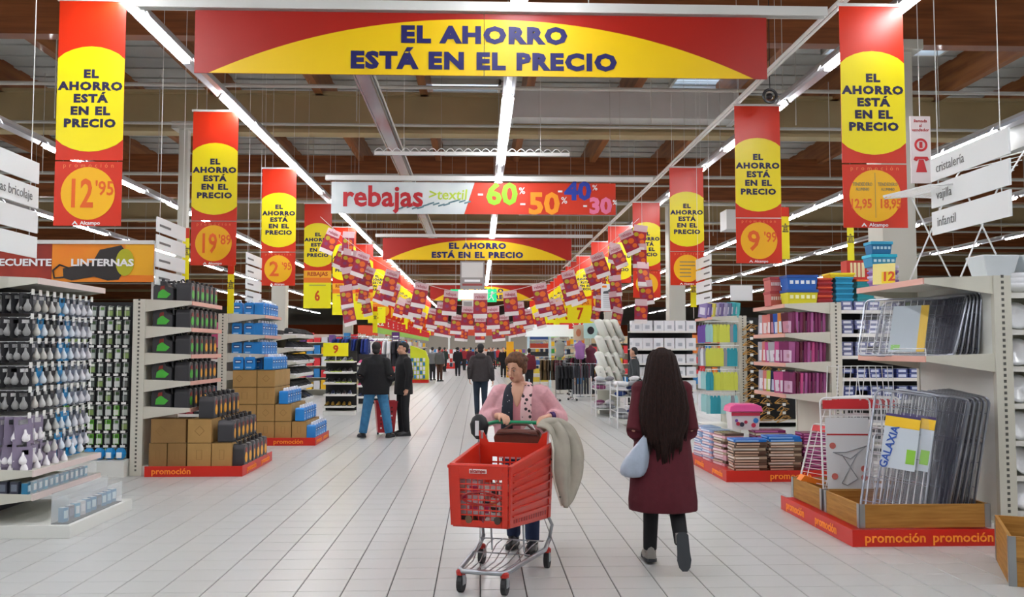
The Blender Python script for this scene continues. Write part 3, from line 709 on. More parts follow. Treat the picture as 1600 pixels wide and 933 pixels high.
for i, z in enumerate(hookz):
    for j in range(10):
        y = .07+j*.13; o = MB().tube([(.0, y, z), (.52, y, z), (.545, y, z+.02)], .005, wire, n=5).build('hook', U)
        MB().box(.545, y-.025, z-.015, .549, y+.025, z+.035, tagm).build('price_tag', o)
        kind = 'lilac' if (i >= 5 and j < 3) else grape[j]
        if i == 4 and j in (2, 3): kind = 'dark'
        if kind == 'blue' and (i+j) % 3 == 0: kind = 'clear'
        if i in (1, 3) and j == 2: kind = 'blue'
        ns = 6 if j == 0 else 2
        for q in range(ns):
            x = -4.4 + .49 - q*(.075 if j == 0 else .06)
            rz = R(90) if j else R(random.uniform(35, 60))
            lab = '%s bulb pack, %s from aisle, %s row, %s hook along' % (names[kind], ORD[q], LEV[i], ORD[j])
            PK[kind].put((x, 7.75+y, z), (0, R(random.uniform(-5, 5)), rz + R(random.uniform(-12, 12))), lab, 'packs of light bulbs on hooks')
# small packs in trays on the low shelves and the base
def small_box(w_, d_, h, col, front, name='small_carton'):
    b = MB(); b.box(-w_/2, -d_/2, 0, w_/2, d_/2, h, M(col)); b.box(-w_*.35, -d_/2-.002, h*.25, w_*.35, -d_/2, h*.8, M(front)); b.box(-w_/2+.004, -d_/2+.004, h, w_/2-.004, d_/2-.004, h+.002, M('#e6ecee'))
    return b.data(name)
sb = [small_box(.062, .05, .12, c, f) for c, f in (('#2e7fa6', '#cfe6ee'), ('#47495a', '#7d8696'), ('#29a0c4', '#e8f4f6'), ('#c9c9cc', '#ececec'), ('#3a86ac', '#a9cfe0'))]
nm = ['blue and pale', 'dark grey', 'turquoise', 'light grey', 'mid blue']
for i in range(10):
    k = [0, 1, 2, 3, 4, 0, 1, 0, 4, 0][i]
    o = place(sb[k], 'small_carton', loc=(-3.56, 7.86+i*.112, .12), rot=R(72)); tag(o, '%s small carton, %s along the clear tray on the base' % (nm[k], ORD[i]), 'carton', 'small cartons in the base tray')
o = root('clear_tray', 'clear plastic tray of small cartons on the lowest white base', 'tray', (-3.56, 8.36, .11))
MB().box(-.07, -.57, 0, .07, .57, .006, dark).build('tray_bottom', o); MB().box(.068, -.57, 0, .072, .57, .2, clear).build('tray_front', o)
MB().box(-.07, -.572, 0, .07, -.568, .24, clear).build('tray_end', o); MB().box(-.072, -.57, 0, -.068, .57, .26, clear).build('tray_back', o)
for i in range(12):
    o = place(sb[i % 2 * 2], 'small_carton', loc=(-3.86, 7.82+i*.1, .36), rot=R(90), scale=(1, 1, .8)); tag(o, '%s small carton, %s along the lower white shelf' % (nm[i % 2 * 2], ORD[i]), 'carton', 'cartons on the lower shelf')
MB().box(-.002, -.65, 0, .002, .65, .12, clear).build('clear_riser', loc=(-3.8, 8.42, .36)); tag(bpy.data.objects['clear_riser'], 'clear plastic front strip along the lower white shelf', 'strip')
for i in range(5):
    o = place(sb[1], 'small_carton', loc=(-3.95-i*.095, 7.82, .36), rot=0, scale=(1.1, 1, .9)); tag(o, 'dark carton facing the camera, %s from aisle, lower shelf' % ORD[i], 'carton', 'dark cartons at the shelf end')
for j in range(7):
    for q in range(3):
        k = 'lilac' if j < 5 else 'blue'
        PK[k].put((-3.9-q*.1, 7.83+j*.17, .76), (0, 0, R(90 if j else 40)+R(random.uniform(-9, 9))), '%s bulb pack on the upper white shelf, %s along, %s from aisle' % (names[k], ORD[j], ORD[q]), 'packs of bulbs standing on the upper shelf')
# ---------------------------------------------------------------- black panel with small packs
def hang_pack(c1, c2, c3):
    b = MB(); b.box(-.036, -.012, -.13, .036, -.004, 0, M(c1)); b.box(-.03, -.026, -.12, .03, -.012, -.055, M(c2)); b.box(-.026, -.0135, -.045, .026, -.012, -.012, M(c3))
    return b.data('hanging_pack')
hp = [hang_pack('#6c7370', '#b7bfb8', '#3e5a34'), hang_pack('#4d5a4c', '#86a05c', '#d8dcd0'), hang_pack('#3a3f3e', '#6b7470', '#cfd3cc'), hang_pack('#66b32e', '#d7e2cf', '#3e7a1e'), hang_pack('#9aa3a0', '#d5d9d6', '#5a8a3a')]
hn = ['grey', 'olive green', 'dark', 'bright green', 'pale grey']
for i in range(11):
    z = 2.14 - i*.18
    for j in range(8):
        x = -4.5 - j*.105
        k = random.choice([0, 0, 2, 1, 4]) if i < 7 else random.choice([3, 1, 0, 4, 3])
        o = place(hp[k], 'hanging_pack', loc=(x, 11.56, z), rot=R(random.uniform(-6, 6))); tag(o, '%s blister pack on black panel, %s row, %s from the upright' % (hn[k], ORD[i], ORD[j]), 'pack', 'small packs hung on the black panel')
    t = MB()
    for j in range(8): t.box(-4.53-j*.105, 11.5, z-.165, -4.47-j*.105, 11.504, z-.135, tagm).tube([(-4.5-j*.105, 11.65, z+.004), (-4.5-j*.105, 11.5, z+.004), (-4.5-j*.105, 11.502, z-.14)], .003, wire, n=4)
    tag(t.build('tag_row', kind='stuff'), 'row of white price tags and hooks on the black panel, %s row down' % ORD[i], 'price tags')
for j in range(4):
    b = MB(); b.ell((0, 0, .08), (.07, .05, .08), M('#1b86c4', .3), 8, 6); b.box(-.03, -.06, .03, .03, -.045, .1, whitep)
    o = b.build('blue_bag', loc=(-4.52-j*.13, 11.5, .2)); tag(o, 'small blue bag, %s from the white upright under the black panel' % ORD[j], 'bag', 'small blue bags on the white base')
# ---------------------------------------------------------------- oil bottles
oilb = mat('oil_bottle_black', '#3c3c40', .35, noise=.1); oilc = mat('oil_cap', '#2b2b2e', .3)
def jug(kind, col, col2='#8a2a22'):
    r = root('oil_bottle', 'x', 'bottle')
    b = MB(); pts = [(-.075, .0), (.075, 0), (.078, .17), (.06, .235), (.02, .25), (-.045, .25), (-.075, .2)]
    b.prism(pts, 'y', -.095, .095, oilb); o = b.build('bottle_body', r, bevel=.012)
    MB().lathe([(.022, 0), (.022, .035), (.018, .04)], oilc, (-.03, -.03, .25), 10).build('cap', r)
    MB().tube([(.03, .06, .24), (.03, .07, .285), (-.02, .03, .29), (-.03, -.0, .26)], .01, oilb, n=6).build('handle', r)
    l = MB(); l.prism([(.045*sin(a)*(1 if a < pi else 1), .095-.055*cos(a)*(1.15 if cos(a) < 0 else 1)) for a in [i*2*pi/12 for i in range(12)]], 'y', -.0985, -.095, M(col, .4))
    l.prism([(-.035, .16), (.04, .15), (.02, .21), (-.02, .2)], 'y', -.0985, -.095, M(col2, .4)); l.build('label', r)
    return Proto(r)
JG, JO = jug('g', '#49b53a'), jug('o', '#eda81e')
def wide_jug():
    r = root('wide_oil_bottle', 'x', 'bottle')
    MB().prism([(-.13, 0), (.13, 0), (.13, .18), (.06, .2), (.03, .27), (-.06, .27), (-.13, .2)], 'y', -.07, .07, oilb).build('bottle_body', r, bevel=.012)
    MB().tube([(.03, 0, .26), (.11, 0, .26), (.12, 0, .17)], .016, oilb, n=6).build('handle', r); MB().lathe([(.024, 0), (.024, .035)], oilc, (-.03, 0, .268), 10).build('cap', r)
    MB().prism([(-.07, .05), (.05, .05), (.1, .1), (.05, .13), (.0, .17), (-.06, .12)], 'y', -.074, -.07, M('#49b53a', .4)).prism([(-.04, .15), (.02, .16), (.02, .21), (-.03, .2)], 'y', -.074, -.07, M('#8a2a22', .4)).build('label', r)
    return Proto(r)
WJ = wide_jug()
for i, z in enumerate([2.2, 1.86, 1.52, 1.18, .84]):
    WJ.put((-4.05, 11.62, z), R(random.uniform(-6, 6)), 'wide dark oil bottle with green label, %s shelf of the oil unit' % LEV[i], 'wide oil bottles at the shelf ends')
    for j in range(6):
        g = JG if (i < 2 or (i == 2 and j < 3) or (i == 3 and j < 2) or (i == 4 and j == 0)) else JO
        g.put((-3.79, 11.62+j*.2, z), R(90+random.uniform(-4, 4)), 'dark oil bottle with %s label, %s along the %s oil shelf' % ('green' if g is JG else 'yellow', ORD[j], LEV[i]), 'oil bottles on the shelves')
        if j == 0: g.put((-3.98, 11.86, z), R(90), 'dark oil bottle standing in the second rank, %s shelf of the oil unit' % LEV[i], 'oil bottles on the shelves')
prm = mat('carton_print', '#8a6a38', .8)
def carton(w_, d_, h, m=card, deco=0):
    r = root('cardboard_box', 'x', 'box')
    MB().box(-w_/2+.003, 0, 0, w_/2-.003, d_, h-.004, m).build('carton', r, bevel=.004)
    MB().box(-w_/2+.004, -.001, h*.97, w_/2-.004, d_*.5, h-.002, prm).build('tape', r)
    b = MB()
    if deco: 
        s_ = min(w_, h)*.2
        for q in range(4):
            a, c = q*pi/2, (q+1)*pi/2
            b.cb((s_*(cos(a)+cos(c))/2-(w_*.22 if w_ > .35 else 0), -.001, h/2+s_*(sin(a)+sin(c))/2), (s_*1.41, .002, .006), prm, ry=-(atan_(s_, a, c)))
    else: b.box(-w_*.12, -.001, h*.3, w_*.12, 0, h*.31, prm).box(-w_*.12, -.001, h*.7, w_*.12, 0, h*.71, prm).box(-w_*.12, -.001, h*.3, -w_*.1, 0, h*.7, prm).box(w_*.1, -.001, h*.3, w_*.12, 0, h*.7, prm)
    b.build('printed_mark', r)
    return r
def atan_(s_, a, c): return math.atan2(sin(c)-sin(a), cos(c)-cos(a))
def stack(boxes, where):
    for x0, x1, y, z, d_, h, m, deco, l in boxes:
        r = carton(x1-x0, d_, h, m, deco); r.location = ((x0+x1)/2, y, z); r['label'] = l; r['group'] = 'cardboard boxes %s' % where
P0 = .112 + .0
bx = []
for j in range(3):
    y = 11.46+j*.42; fr = ['front', 'second', 'rear'][j]
    bx += [(-3.68, -3.38, y, .112, .41, .3, card, 0, 'cardboard box at the bottom of the tall column in the oil display, %s rank' % fr), (-3.68, -3.38, y, .414, .41, .3, card, 1, 'cardboard box topping the tall column in the oil display, %s rank' % fr),
           (-3.375, -3.12, y, .112, .41, .3, card, 0, 'low cardboard box nearest the aisle in the oil display, %s rank' % fr)]
bx += [(-4.16, -3.93, 11.46, .112, .3, .3, card2, 0, 'brown cardboard box at the far left bottom of the oil display'), (-3.925, -3.69, 11.46, .112, .3, .3, card2, 0, 'brown cardboard box second from left at the bottom of the oil display'),
       (-4.14, -3.7, 11.46, .414, .3, .3, card2, 1, 'wide brown cardboard box with a printed diamond lying on two others')]
stack(bx, 'under the oil bottles')
for lv, (x, z) in enumerate([(-3.46, .715), (-3.22, .414), (-3.09+.02, .112)]):
    for j in range(6):
        JO.put((x, 11.58+j*.205, z), R(90+random.uniform(-5, 5)), 'dark yellow-labelled oil bottle, %s along the %s step of boxes' % (ORD[j], ['top', 'middle', 'lowest'][lv]), 'oil bottles stepped on the promotion boxes', (1.05, 1.05, 1.1))
# ---------------------------------------------------------------- blue containers
blu = mat('blue_container', '#2688d6', .35, noise=.06); 
def can():
    r = root('blue_container', 'x', 'container')
    MB().prism([(-.085, 0), (.085, 0), (.085, .19), (.07, .215), (-.07, .215), (-.085, .19)], 'y', -.075, .075, blu).build('container_body', r, bevel=.01)
    MB().tube([(-.05, 0, .21), (-.045, 0, .255), (.045, 0, .255), (.05, 0, .21)], .011, whitep, n=6).build('handle', r)
    MB().lathe([(.02, 0), (.02, .03)], M('#e8e8f0'), (0, -.045, .213), 8).build('cap', r)
    MB().box(-.05, -.0775, .11, .05, -.075, .165, M('#123f86')).box(-.055, -.0775, .03, .03, -.075, .05, M('#a8d4f2')).box(-.04, -.079, .125, .04, -.077, .145, M('#dfeaf4')).build('label', r)
    return Proto(r)
BC = can()
for i, z in enumerate([2.16, 1.82, 1.5]):
    for j in range(2): BC.put((-4.08+.2*j, 15.22, z), R(random.uniform(-5, 5)), 'blue container facing the camera, %s from upright, %s blue shelf' % (ORD[j], LEV[i]), 'blue containers on the shelves')
    for j in range(6): BC.put((-3.72, 15.22+j*.19, z), R(90+random.uniform(-5, 5)), 'blue container facing the aisle, %s along the %s blue shelf' % (ORD[j], LEV[i]), 'blue containers on the shelves')
cols = [(-4.1, -3.7, 4, '#'), (-3.695, -3.4, 4, '#'), (-3.395, -3.12, 2, '#'), (-3.115, -2.87, 1, '#')]
bx = []
for c, (x0, x1, n, _) in enumerate(cols):
    for q in range(n):
        for j in range(3):
            if c == 0 and j: continue
            bx.append((x0, x1, 15.02+j*.4, .112+q*.284, .39, .28, card, q % 2, '%s cardboard box up, %s column, %s rank, under blue containers' % (ORD[q], ORD[c], ['front', 'second', 'rear'][j])))
stack(bx, 'under the blue containers')
for lv, (x, z, n) in enumerate([(-3.52, .112+4*.284, 6), (-3.26, .112+2*.284, 6), (-2.99, .112+.284, 6), (-2.8, .112, 6)]):
    for j in range(n): BC.put((x, 15.12+j*.195, z), R(90+random.uniform(-4, 4)), 'blue container, %s along the %s step of the blue promotion' % (ORD[j], ['top', 'second', 'third', 'lowest'][lv]), 'blue containers stepped on the boxes')
for j in range(3): BC.put((-4.02+j*.19 if j < 2 else -3.75, 15.12+(.2 if j == 2 else 0), .112+4*.284), R(0), 'blue container facing the camera on the boxes, %s from upright' % ORD[j], 'blue containers stepped on the boxes')
# garments and boxes on the run behind the oil unit
gm = MB(); gm.prism([(-.16, -.4), (.16, -.4), (.13, -.08), (.2, -.12), (.17, -.02), (.06, .03), (-.06, .03), (-.17, -.02), (-.2, -.12), (-.13, -.08)], 'y', -.03, .03, M('#e8609c', .7)); gmd = gm.data('pink_shirt')
for j in range(5):
    o = place(gmd, 'pink_shirt', loc=(-4.5-.1*j, 15.38-.02*j, 2.02), rot=R(60+j*4)); tag(o, 'bright pink child top, %s from the white upright behind the oil bottles' % ORD[j], 'garment', 'pink tops behind the oil unit')
for i, z in enumerate([.5, .8, 1.1, 1.42]):
    for j in range(5):
        c, n_ = [('#6e1f2e', 'dark red'), ('#2b3c60', 'navy'), ('#23262c', 'black'), ('#9c3b46', 'red')][(i+j) % 4]
        o = MB().box(-.055, -.05, 0, .055, .05, .17, M(c)).box(-.035, -.053, .05, .035, -.05, .12, whitep).build('boxed_item', loc=(-4.48-j*.13, 15.3, z)); tag(o, '%s boxed item, %s from the upright, %s shelf behind the oil unit' % (n_, ORD[j], LEV[3-i]), 'box', 'boxed items behind the oil unit')
# ================================================================ right goods: airers
steel = mat('airer_tube', '#a4a8b2', .28, metal=.9); film = mat('plastic_film', '#cdd2dc', .12, alpha=.12, spec=.6)
film2 = mat('smoky_film', '#3c3e4c', .15, alpha=.45, spec=.6)
def rr(w_, h, c, n=4):               # rounded rectangle path in x,z
    P = []
    for cx, cz, a0 in ((w_/2-c, h-c, 0), (-w_/2+c, h-c, 90), (-w_/2+c, c, 180), (w_/2-c, c, 270)):
        for q in range(n+1): a = R(a0+90*q/n); P.append((cx+c*cos(a), 0, cz+c*sin(a)))
    return P
def airer(w_, h, card_kind):
    r = root('folded_airer', 'x', 'laundry airer')
    MB().tube(rr(w_, h, .06), .011, steel, closed=True, n=6).build('outer_frame', r)
    b = MB(); b.tube([(x, .03, z*.62+.04) for x, y, z in rr(w_*.86, h, .05)], .009, steel, closed=True, n=6); b.build('leg_frame', r)
    b = MB()
    for q in range(9): b.tube([(-w_/2+.04+q*(w_-.08)/8, .004, .03), (-w_/2+.04+q*(w_-.08)/8, .004, h-.02)], .003, wire, n=4)
    b.build('drying_wires', r, kind='stuff')
    b = MB()
    for q in range(5): b.tube([(-w_/2, .004, h*(.12+.19*q)), (w_/2, .004, h*(.12+.19*q))], .004, steel, n=4)
    b.build('cross_bars', r, kind='stuff')
    MB().quad((-w_/2-.01, -.014, .02), (w_/2+.01, -.014, .02), (w_/2+.01, -.014, h-.01), (-w_/2-.01, -.014, h-.01), film if card_kind == 'y' else film2).build('plastic_wrap', r)
    if card_kind == 'y':
        c = MB(); c.box(-.14, -.022, h*.4, .14, -.018, h*.82, M('#c9d3dc')).build('label_card', r)
        MB().box(-.14, -.024, h*.72, .14, -.021, h*.8, M('#f3c414')).build('yellow_band', c_ := r.children[-1]); MB().box(-.14, -.024, h*.8, .14, -.021, h*.82, M('#3d2b66')).build('violet_band', c_)
        text('GALAXIA', mat('brand_blue', '#1d4fa8', .5), .09, (-.08, -.026, h*.56), c_, bold=.002, rot=(pi/2, R(-80), 0)); MB().box(.06, -.025, h*.45, .13, -.022, h*.56, M('#8ecb3c')).build('green_patch', c_)
    return r
A1 = Proto(airer(.5, 1.12, 'y')); A2 = Proto(airer(.5, 1.1, 'n'))
base_z = .13
for i in range(9):
    x = 3.55 + i*.062 if i else 3.5; y = 7.55+.012*i; rz = R(-30 - min(i, 4)*11); t = R(-13 + i*.9)
    p = A1 if i < 2 else A2
    p.put((x, y, base_z), (t, R(7), rz), ['front folded airer with yellow label card standing in the front crate', 'second folded airer with yellow label card in the front crate'][i] if i < 2 else 'plain folded steel airer, %s back from the front one in the front crate' % ORD[i], 'folded airers in the wooden crate')
# wire airers on the left with a white picture card
def airer_w():
    r = root('wire_airer', 'x', 'laundry airer'); w_, h = .46, 1.0
    MB().tube(rr(w_, h, .05), .009, wire, closed=True, n=6).build('outer_frame', r)
    b = MB()
    for q in range(16): b.tube([(-w_/2, .0, .05+q*.06), (w_/2, 0, .05+q*.06)], .004, wire, n=4)
    b.tube([(-.14, 0, 0), (-.14, 0, h)], .004, wire, n=4).tube([(.14, 0, 0), (.14, 0, h)], .004, wire, n=4)
    b.build('wire_grid', r, kind='stuff'); MB().tube([(x*.8, .03, z*1.28) for x, y, z in rr(w_, h, .05)][:10] if 0 else [(-w_*.36, .03, .9), (-w_*.3, .03, 1.3), (w_*.3, .03, 1.3), (w_*.36, .03, .9)], .005, wire, n=5).build('top_hoop', r)
    MB().box(-w_/2+.02, -.014, h-.1, w_/2-.02, -.008, h-.02, M('#c8242a')).build('red_strip', r)
    return r
r = airer_w(); r['label'] = 'front white wire airer with a large white picture card in the rear crate'; r['group'] = 'wire airers in the rear crate'
r.location = (3.42, 8.2, .14); r.rotation_euler = (R(-4), 0, R(-4))
c = MB().box(-.2, -.03, .12, .2, -.024, .82, M('#d9dadc')).build('picture_card', r)
MB().box(-.2, -.032, .05, .2, -.028, .12, M('#b8282a')).build('red_band', c); MB().box(-.19, -.032, .655, .19, -.03, .67, M('#b8282a')).build('red_line', c)
b = MB(); g = M('#8d9096')
for p, q in [((-.14, .5), (.02, .44)), ((.02, .44), (.17, .56)), ((-.14, .5), (-.02, .5)), ((-.02, .5), (.17, .56)), ((-.07, .22), (.09, .5)), ((.08, .26), (-.06, .48)), ((-.07, .22), (-.02, .2)), ((-.02, .2), (.08, .26))]:
    b.tube([(p[0], -.034, p[1]), (q[0], -.034, q[1])], .004, g, n=4)
b.build('airer_drawing', c)
b = MB()
for cx, cz in ((-.14, .56), (-.13, .28), (.14, .35), (.14, .27)): b.prism([(cx+.03*cos(a*pi/5), cz+.03*sin(a*pi/5)) for a in range(10)], 'y', -.034, -.03, M('#c96a60'))
b.build('round_pictures', c)
WA = Proto(airer_w())
for i in range(5): WA.put((3.55+i*.06, 8.3+i*.05, .14), (R(-5), 0, R(-15-i*9)), '%s wire airer behind the one with the white picture card' % ORD[i], 'wire airers in the rear crate')
WA.put((3.2, 8.55, .14), (R(-18), 0, R(-70)), 'wire airer leaning left at the back edge of the rear crate', 'wire airers in the rear crate', (1, 1, .75))
tag(MB().prism([(0, 0), (.22, -.05), (.24, -.01), (.04, .05)], 'y', -.06, .06, orangep).build('orange_clip', loc=(3.1, 8.62, .33)), 'orange plastic clip on the leaning wire airer at the rear crate', 'clip')
# airers on the 1.53 m shelf
A3 = Proto(airer(.62, .56, 'n'))
for i in range(8):
    r = A3.put((3.95+.052*i if i else 3.93, 7.98 if i else 8.1, 1.535), (R(-24+i*2.6), 0, R(-52-min(i, 3)*9)), 'steel folded airer on the shelf, %s from the aisle' % ORD[i], 'folded airers on the shelf')
r = root('airer_sleeve', 'wrapped airer with a yellow-edged picture sleeve leaning on the shelf of the nearest right unit', 'laundry airer', (3.87, 8.05, 1.54)); r.rotation_euler = (R(-24), 0, R(-44))
MB().tube(rr(.8, .58, .05), .009, steel, closed=True, n=6).build('frame', r)
b = MB(); 
for q in range(14): b.tube([(-.38+q*.058, .004, .02), (-.38+q*.058, .004, .56)], .0025, wire, n=4)
for q in range(6): b.tube([(-.4, .006, .05+q*.09), (.4, .006, .05+q*.09)], .003, steel, n=4)
b.build('wires', r, kind='stuff'); MB().box(-.12, -.012, .03, .2, -.008, .5, M('#b9c4cc')).box(.13, -.015, .03, .2, -.012, .5, M('#efc31c')).box(-.1, -.015, .05, -.02, -.012, .1, M('#7fc24a')).build('picture_sleeve', r)
MB().quad((-.42, -.018, 0), (.42, -.018, 0), (.42, -.018, .58), (-.42, -.018, .58), film).build('plastic_wrap', r)
r = root('wire_guard', 'low wire guard along the front of the airer shelf', 'rail', (3.83, 7.52, 1.53))
MB().tube([(0, 0, 0), (0, 0, .07), (0, 1.3, .07), (0, 1.3, 0)], .004, wire, n=4).tube([(0, 0, .035), (0, 1.3, .035)], .003, wire, n=4).build('guard_wire', r)
# unfolded wire airer standing on the top shelf
r = root('open_airer', 'unfolded white wire airer standing on top of the nearest right shelving unit', 'laundry airer', (4.36, 7.98, 2.208), R(14))
def seg(b, a, c, rad=.008): b.tube([a, c], rad, wire, n=5)
b = MB(); H = .84
for y in (-.32, .32):
    b.tube([(-.25, y, .0), (.2, y, H)], .008, wire, n=5); b.tube([(.28, y, 0), (-.2, y, H)], .008, wire, n=5)
b.tube([(-.25, -.32, 0), (-.25, .32, 0)], .008, wire, n=5).tube([(.28, -.32, 0), (.28, .32, 0)], .008, wire, n=5); b.build('legs_frame', r)
b = MB(); b.tube([(-.2, -.36, H), (.2, -.36, H), (.2, .36, H), (-.2, .36, H)], .008, wire, closed=True, n=5)
for q in range(1, 10): b.tube([(-.2+q*.04, -.36, H), (-.2+q*.04, .36, H)], .004, wire, n=4)
b.build('deck', r)
for sx, lb in ((-1, 'left'), (1, 'right')):
    b = MB(); x0 = sx*.2; x1 = sx*.52; z1 = H+(-.02 if sx < 0 else .34)
    b.tube([(x0, -.36, H), (x1-.06*sx, -.36, z1-.01), (x1, -.3, z1), (x1, .3, z1), (x1-.06*sx, .36, z1-.01), (x0, .36, H)], .008, wire, n=5)
    for q in range(1, 7): b.tube([(x0+(x1-x0)*q/7, -.36, H+(z1-H)*q/7), (x0+(x1-x0)*q/7, .36, H+(z1-H)*q/7)], .004, wire, n=4)
    b.build('wing', r)
# goods on the top shelf of the nearest unit
def tub(name, label, loc, w_, d_, h, c1, c2, group=None, deco=None, tiers=1, taper=.9):
    r = root(name, label, 'box', loc, group=group)
    b = MB()
    for t in range(tiers):
        z0 = t*h/tiers; hh = h/tiers
        a, e = w_/2, d_/2
        b.add([(-a*taper, -e*taper, z0), (a*taper, -e*taper, z0), (a*taper, e*taper, z0), (-a*taper, e*taper, z0), (-a, -e, z0+hh*.9), (a, -e, z0+hh*.9), (a, e, z0+hh*.9), (-a, e, z0+hh*.9)], [(0,3,2,1),(4,5,6,7),(0,1,5,4),(1,2,6,5),(2,3,7,6),(3,0,4,7)], M(c1))
    b.build('body', r, bevel=.004)
    MB().box(-w_/2-.008, -d_/2-.008, h*(1-.1/tiers), w_/2+.008, d_/2+.008, h+.02, M(c2)).build('lid', r, bevel=.004)
    if deco:
        for k in range(tiers):
            bb = MB()
            for q in range(5): bb.box(-w_*.42+q*w_*.18, -d_/2-.004, (k+.45)*h/tiers, -w_*.42+q*w_*.18+w_*.11, -d_/2+.002, (k+.7)*h/tiers, M(deco))
            bb.build('picture', r)
    return r
Y = 8.45
for i, (c, l) in enumerate([('#8a63a8', 'violet'), ('#c9c0dc', 'pale lilac'), ('#8a63a8', 'violet'), ('#c9c0dc', 'pale lilac')]):
    tub('plastic_bowl', 'shallow %s plastic bowl, %s up the stack on the right top shelf' % (l, ORD[i]), (3.9, Y, 2.2+i*.045), .2, .2, .04, c, c, 'stacked violet bowls')
tub('turquoise_tub', 'blue tub with a turquoise rim on top of the violet bowls', (3.87, Y, 2.385), .24, .2, .1, '#2f8fb8', '#1fb2cf', deco='#c8e6ee')
tub('blue_box', 'blue picture box sitting on the turquoise tub', (3.86, Y, 2.51), .2, .16, .1, '#1c6d9c', '#2d9cc2', deco='#b8d8e4')
r = MB().box(-.1, -.003, 0, .1, .003, .2, M('#f0e08a')).box(-.02, -.005, .01, .1, -.003, .12, M('#f4d21a')).build('shelf_sign', loc=(3.83, 8.28, 2.21)); r.rotation_euler = (R(-8), 0, R(-35)); tag(r, 'slanted pale yellow price card reading 12 at the edge of the right top shelf', 'sign')
text('12', mat('rust_print2', '#cf4a0c', .5), .12, (.04, -.007, .07), r, bold=.004)
# ---------------------------------------------------------------- packed textiles on the second unit
def tpack(c, lab, w_=.24, h=.3):
    r = root('textile_pack', 'x', 'packed textile'); b = MB().box(-w_/2, -.02, 0, w_/2, .02, h, M(c, .25)); b.build('folded_cloth', r, bevel=.008)
    MB().box(-w_*.38, -.0225, h*.08, w_*.38, -.02, h*.6, M(lab, .3)).box(-w_*.15, -.0235, h*.25, w_*.15, -.0215, h*.42, M('#b8899a')).build('paper_insert', r)
    return Proto(r)
TC = {'pink': tpack('#c9578e', '#e3dce4'), 'plum': tpack('#7c2f5c', '#cfa9c2'), 'salmon': tpack('#d98078', '#f0e2e0'), 'silver': tpack('#b4b0b8', '#e8e4ea'), 'blue': tpack('#2450a8', '#d4dcec'), 'orange': tpack('#dd8a3c', '#dfe8ee'), 'maroon': tpack('#5a2030', '#c98a9a'), 'lime': tpack('#c2cc4c', '#eef0d8'), 'navy': tpack('#232b50', '#c9cce0'), 'mauve': tpack('#a65a90', '#dcc2d6')}
rowsA = [['silver', 'salmon', 'salmon', 'maroon', 'blue', 'orange', 'maroon'], ['silver', 'salmon', 'pink', 'silver', 'pink', 'plum', 'plum'], ['silver', 'salmon', 'lime', 'navy', 'pink', 'pink', 'plum']]
for i, z in enumerate([1.8, 1.4, .98]):
    for j in range(7):
        k = rowsA[i][6-j] if 0 else rowsA[i][j]
        TC[k].put((4.25+random.uniform(-.01, .01), 13.12-j*.18, z+.002), (0, R(random.uniform(-4, 4)), R(-58+random.uniform(-6, 6))), '%s packed textile facing the aisle, %s from far end, %s shelf' % (k, ORD[j], LEV[i]), 'packed textiles on the shelves')
    for j in range(9):
        k = ['plum', 'mauve', 'plum', 'maroon', 'plum', 'mauve', 'plum', 'plum', 'mauve'][(j+i) % 9]
        if i == 1 and j == 5: k = 'pink'
        if i == 2 and j == 2: k = 'pink'
        TC[k].put((4.24+j*.052, 12.06, z+.002), (0, R(3+random.uniform(-2, 2)), R(-78+random.uniform(-5, 5))), '%s packed textile on edge, %s from the aisle, %s shelf' % (k, ORD[j], LEV[i]), 'packed textiles on the shelves')
# stacks on the promotion platform
def flat(c1, c2):
    b = MB(); b.box(-.2, -.14, 0, .2, .14, .032, M(c1, .25)); b.box(-.19, -.145, .006, .1, -.14, .024, M(c2, .25)); b.box(-.205, -.1, .008, -.2, .12, .024, M(c2, .25)); return b.data('flat_pack')
FL = {'brown patterned': flat('#5c4436', '#c9a892'), 'bright blue': flat('#1f6fc4', '#7fb2e6'), 'pale pink': flat('#d9a0aa', '#f0d9dc'), 'pale blue': flat('#8aa2cc', '#dfe4f2'), 'purple': flat('#7e2a5c', '#c06a9c'), 'beige': flat('#a8937c', '#e2d8cc')}
def fstack(x, y, cols, rz, where, s=1):
    for q, c in enumerate(cols):
        o = place(FL[c], 'flat_pack', loc=(x+random.uniform(-.012, .012), y+random.uniform(-.012, .012), .118+q*.0345), rot=rz+R(random.uniform(-4, 4)), scale=(s, s, 1))
        tag(o, '%s flat textile pack, %s up the %s stack' % (c, ORD[q], where), 'packed textile', 'flat textile packs on the platform')
bp = 'brown patterned'; be = 'beige'
fstack(3.3, 10.95, [bp, be, bp, bp, be, bp, bp, be, bp, bp, 'bright blue'], 0, 'front left')
fstack(3.74, 10.97, [bp, bp, be, bp, bp, be, bp, be, bp, be, 'bright blue', 'bright blue'], 0, 'front centre')
fstack(4.18, 11.0, ['purple']*8 + ['pale pink', 'purple', 'purple', 'purple', 'purple'], 0, 'front right')
fstack(3.2, 11.4, ['pale pink', bp, 'pale pink', 'pale pink', be, 'pale pink', bp, 'pale pink', bp, be, 'pale pink', bp], R(-80), 'second rank left', .9)
fstack(3.16, 11.86, ['pale pink', 'pale blue']*6, R(-84), 'third rank left', .9)
fstack(3.16, 12.34, ['pale blue', 'pale pink', 'pale blue']*4, R(-84), 'rear left', .9)
fstack(3.7, 11.4, [bp, 'purple', be]*4 + ['purple'], 0, 'second rank centre')
r = root('pink_bucket', 'white box with a pink lid and small pictures standing on the stacked textiles', 'bucket', (3.42, 11.5, .56))
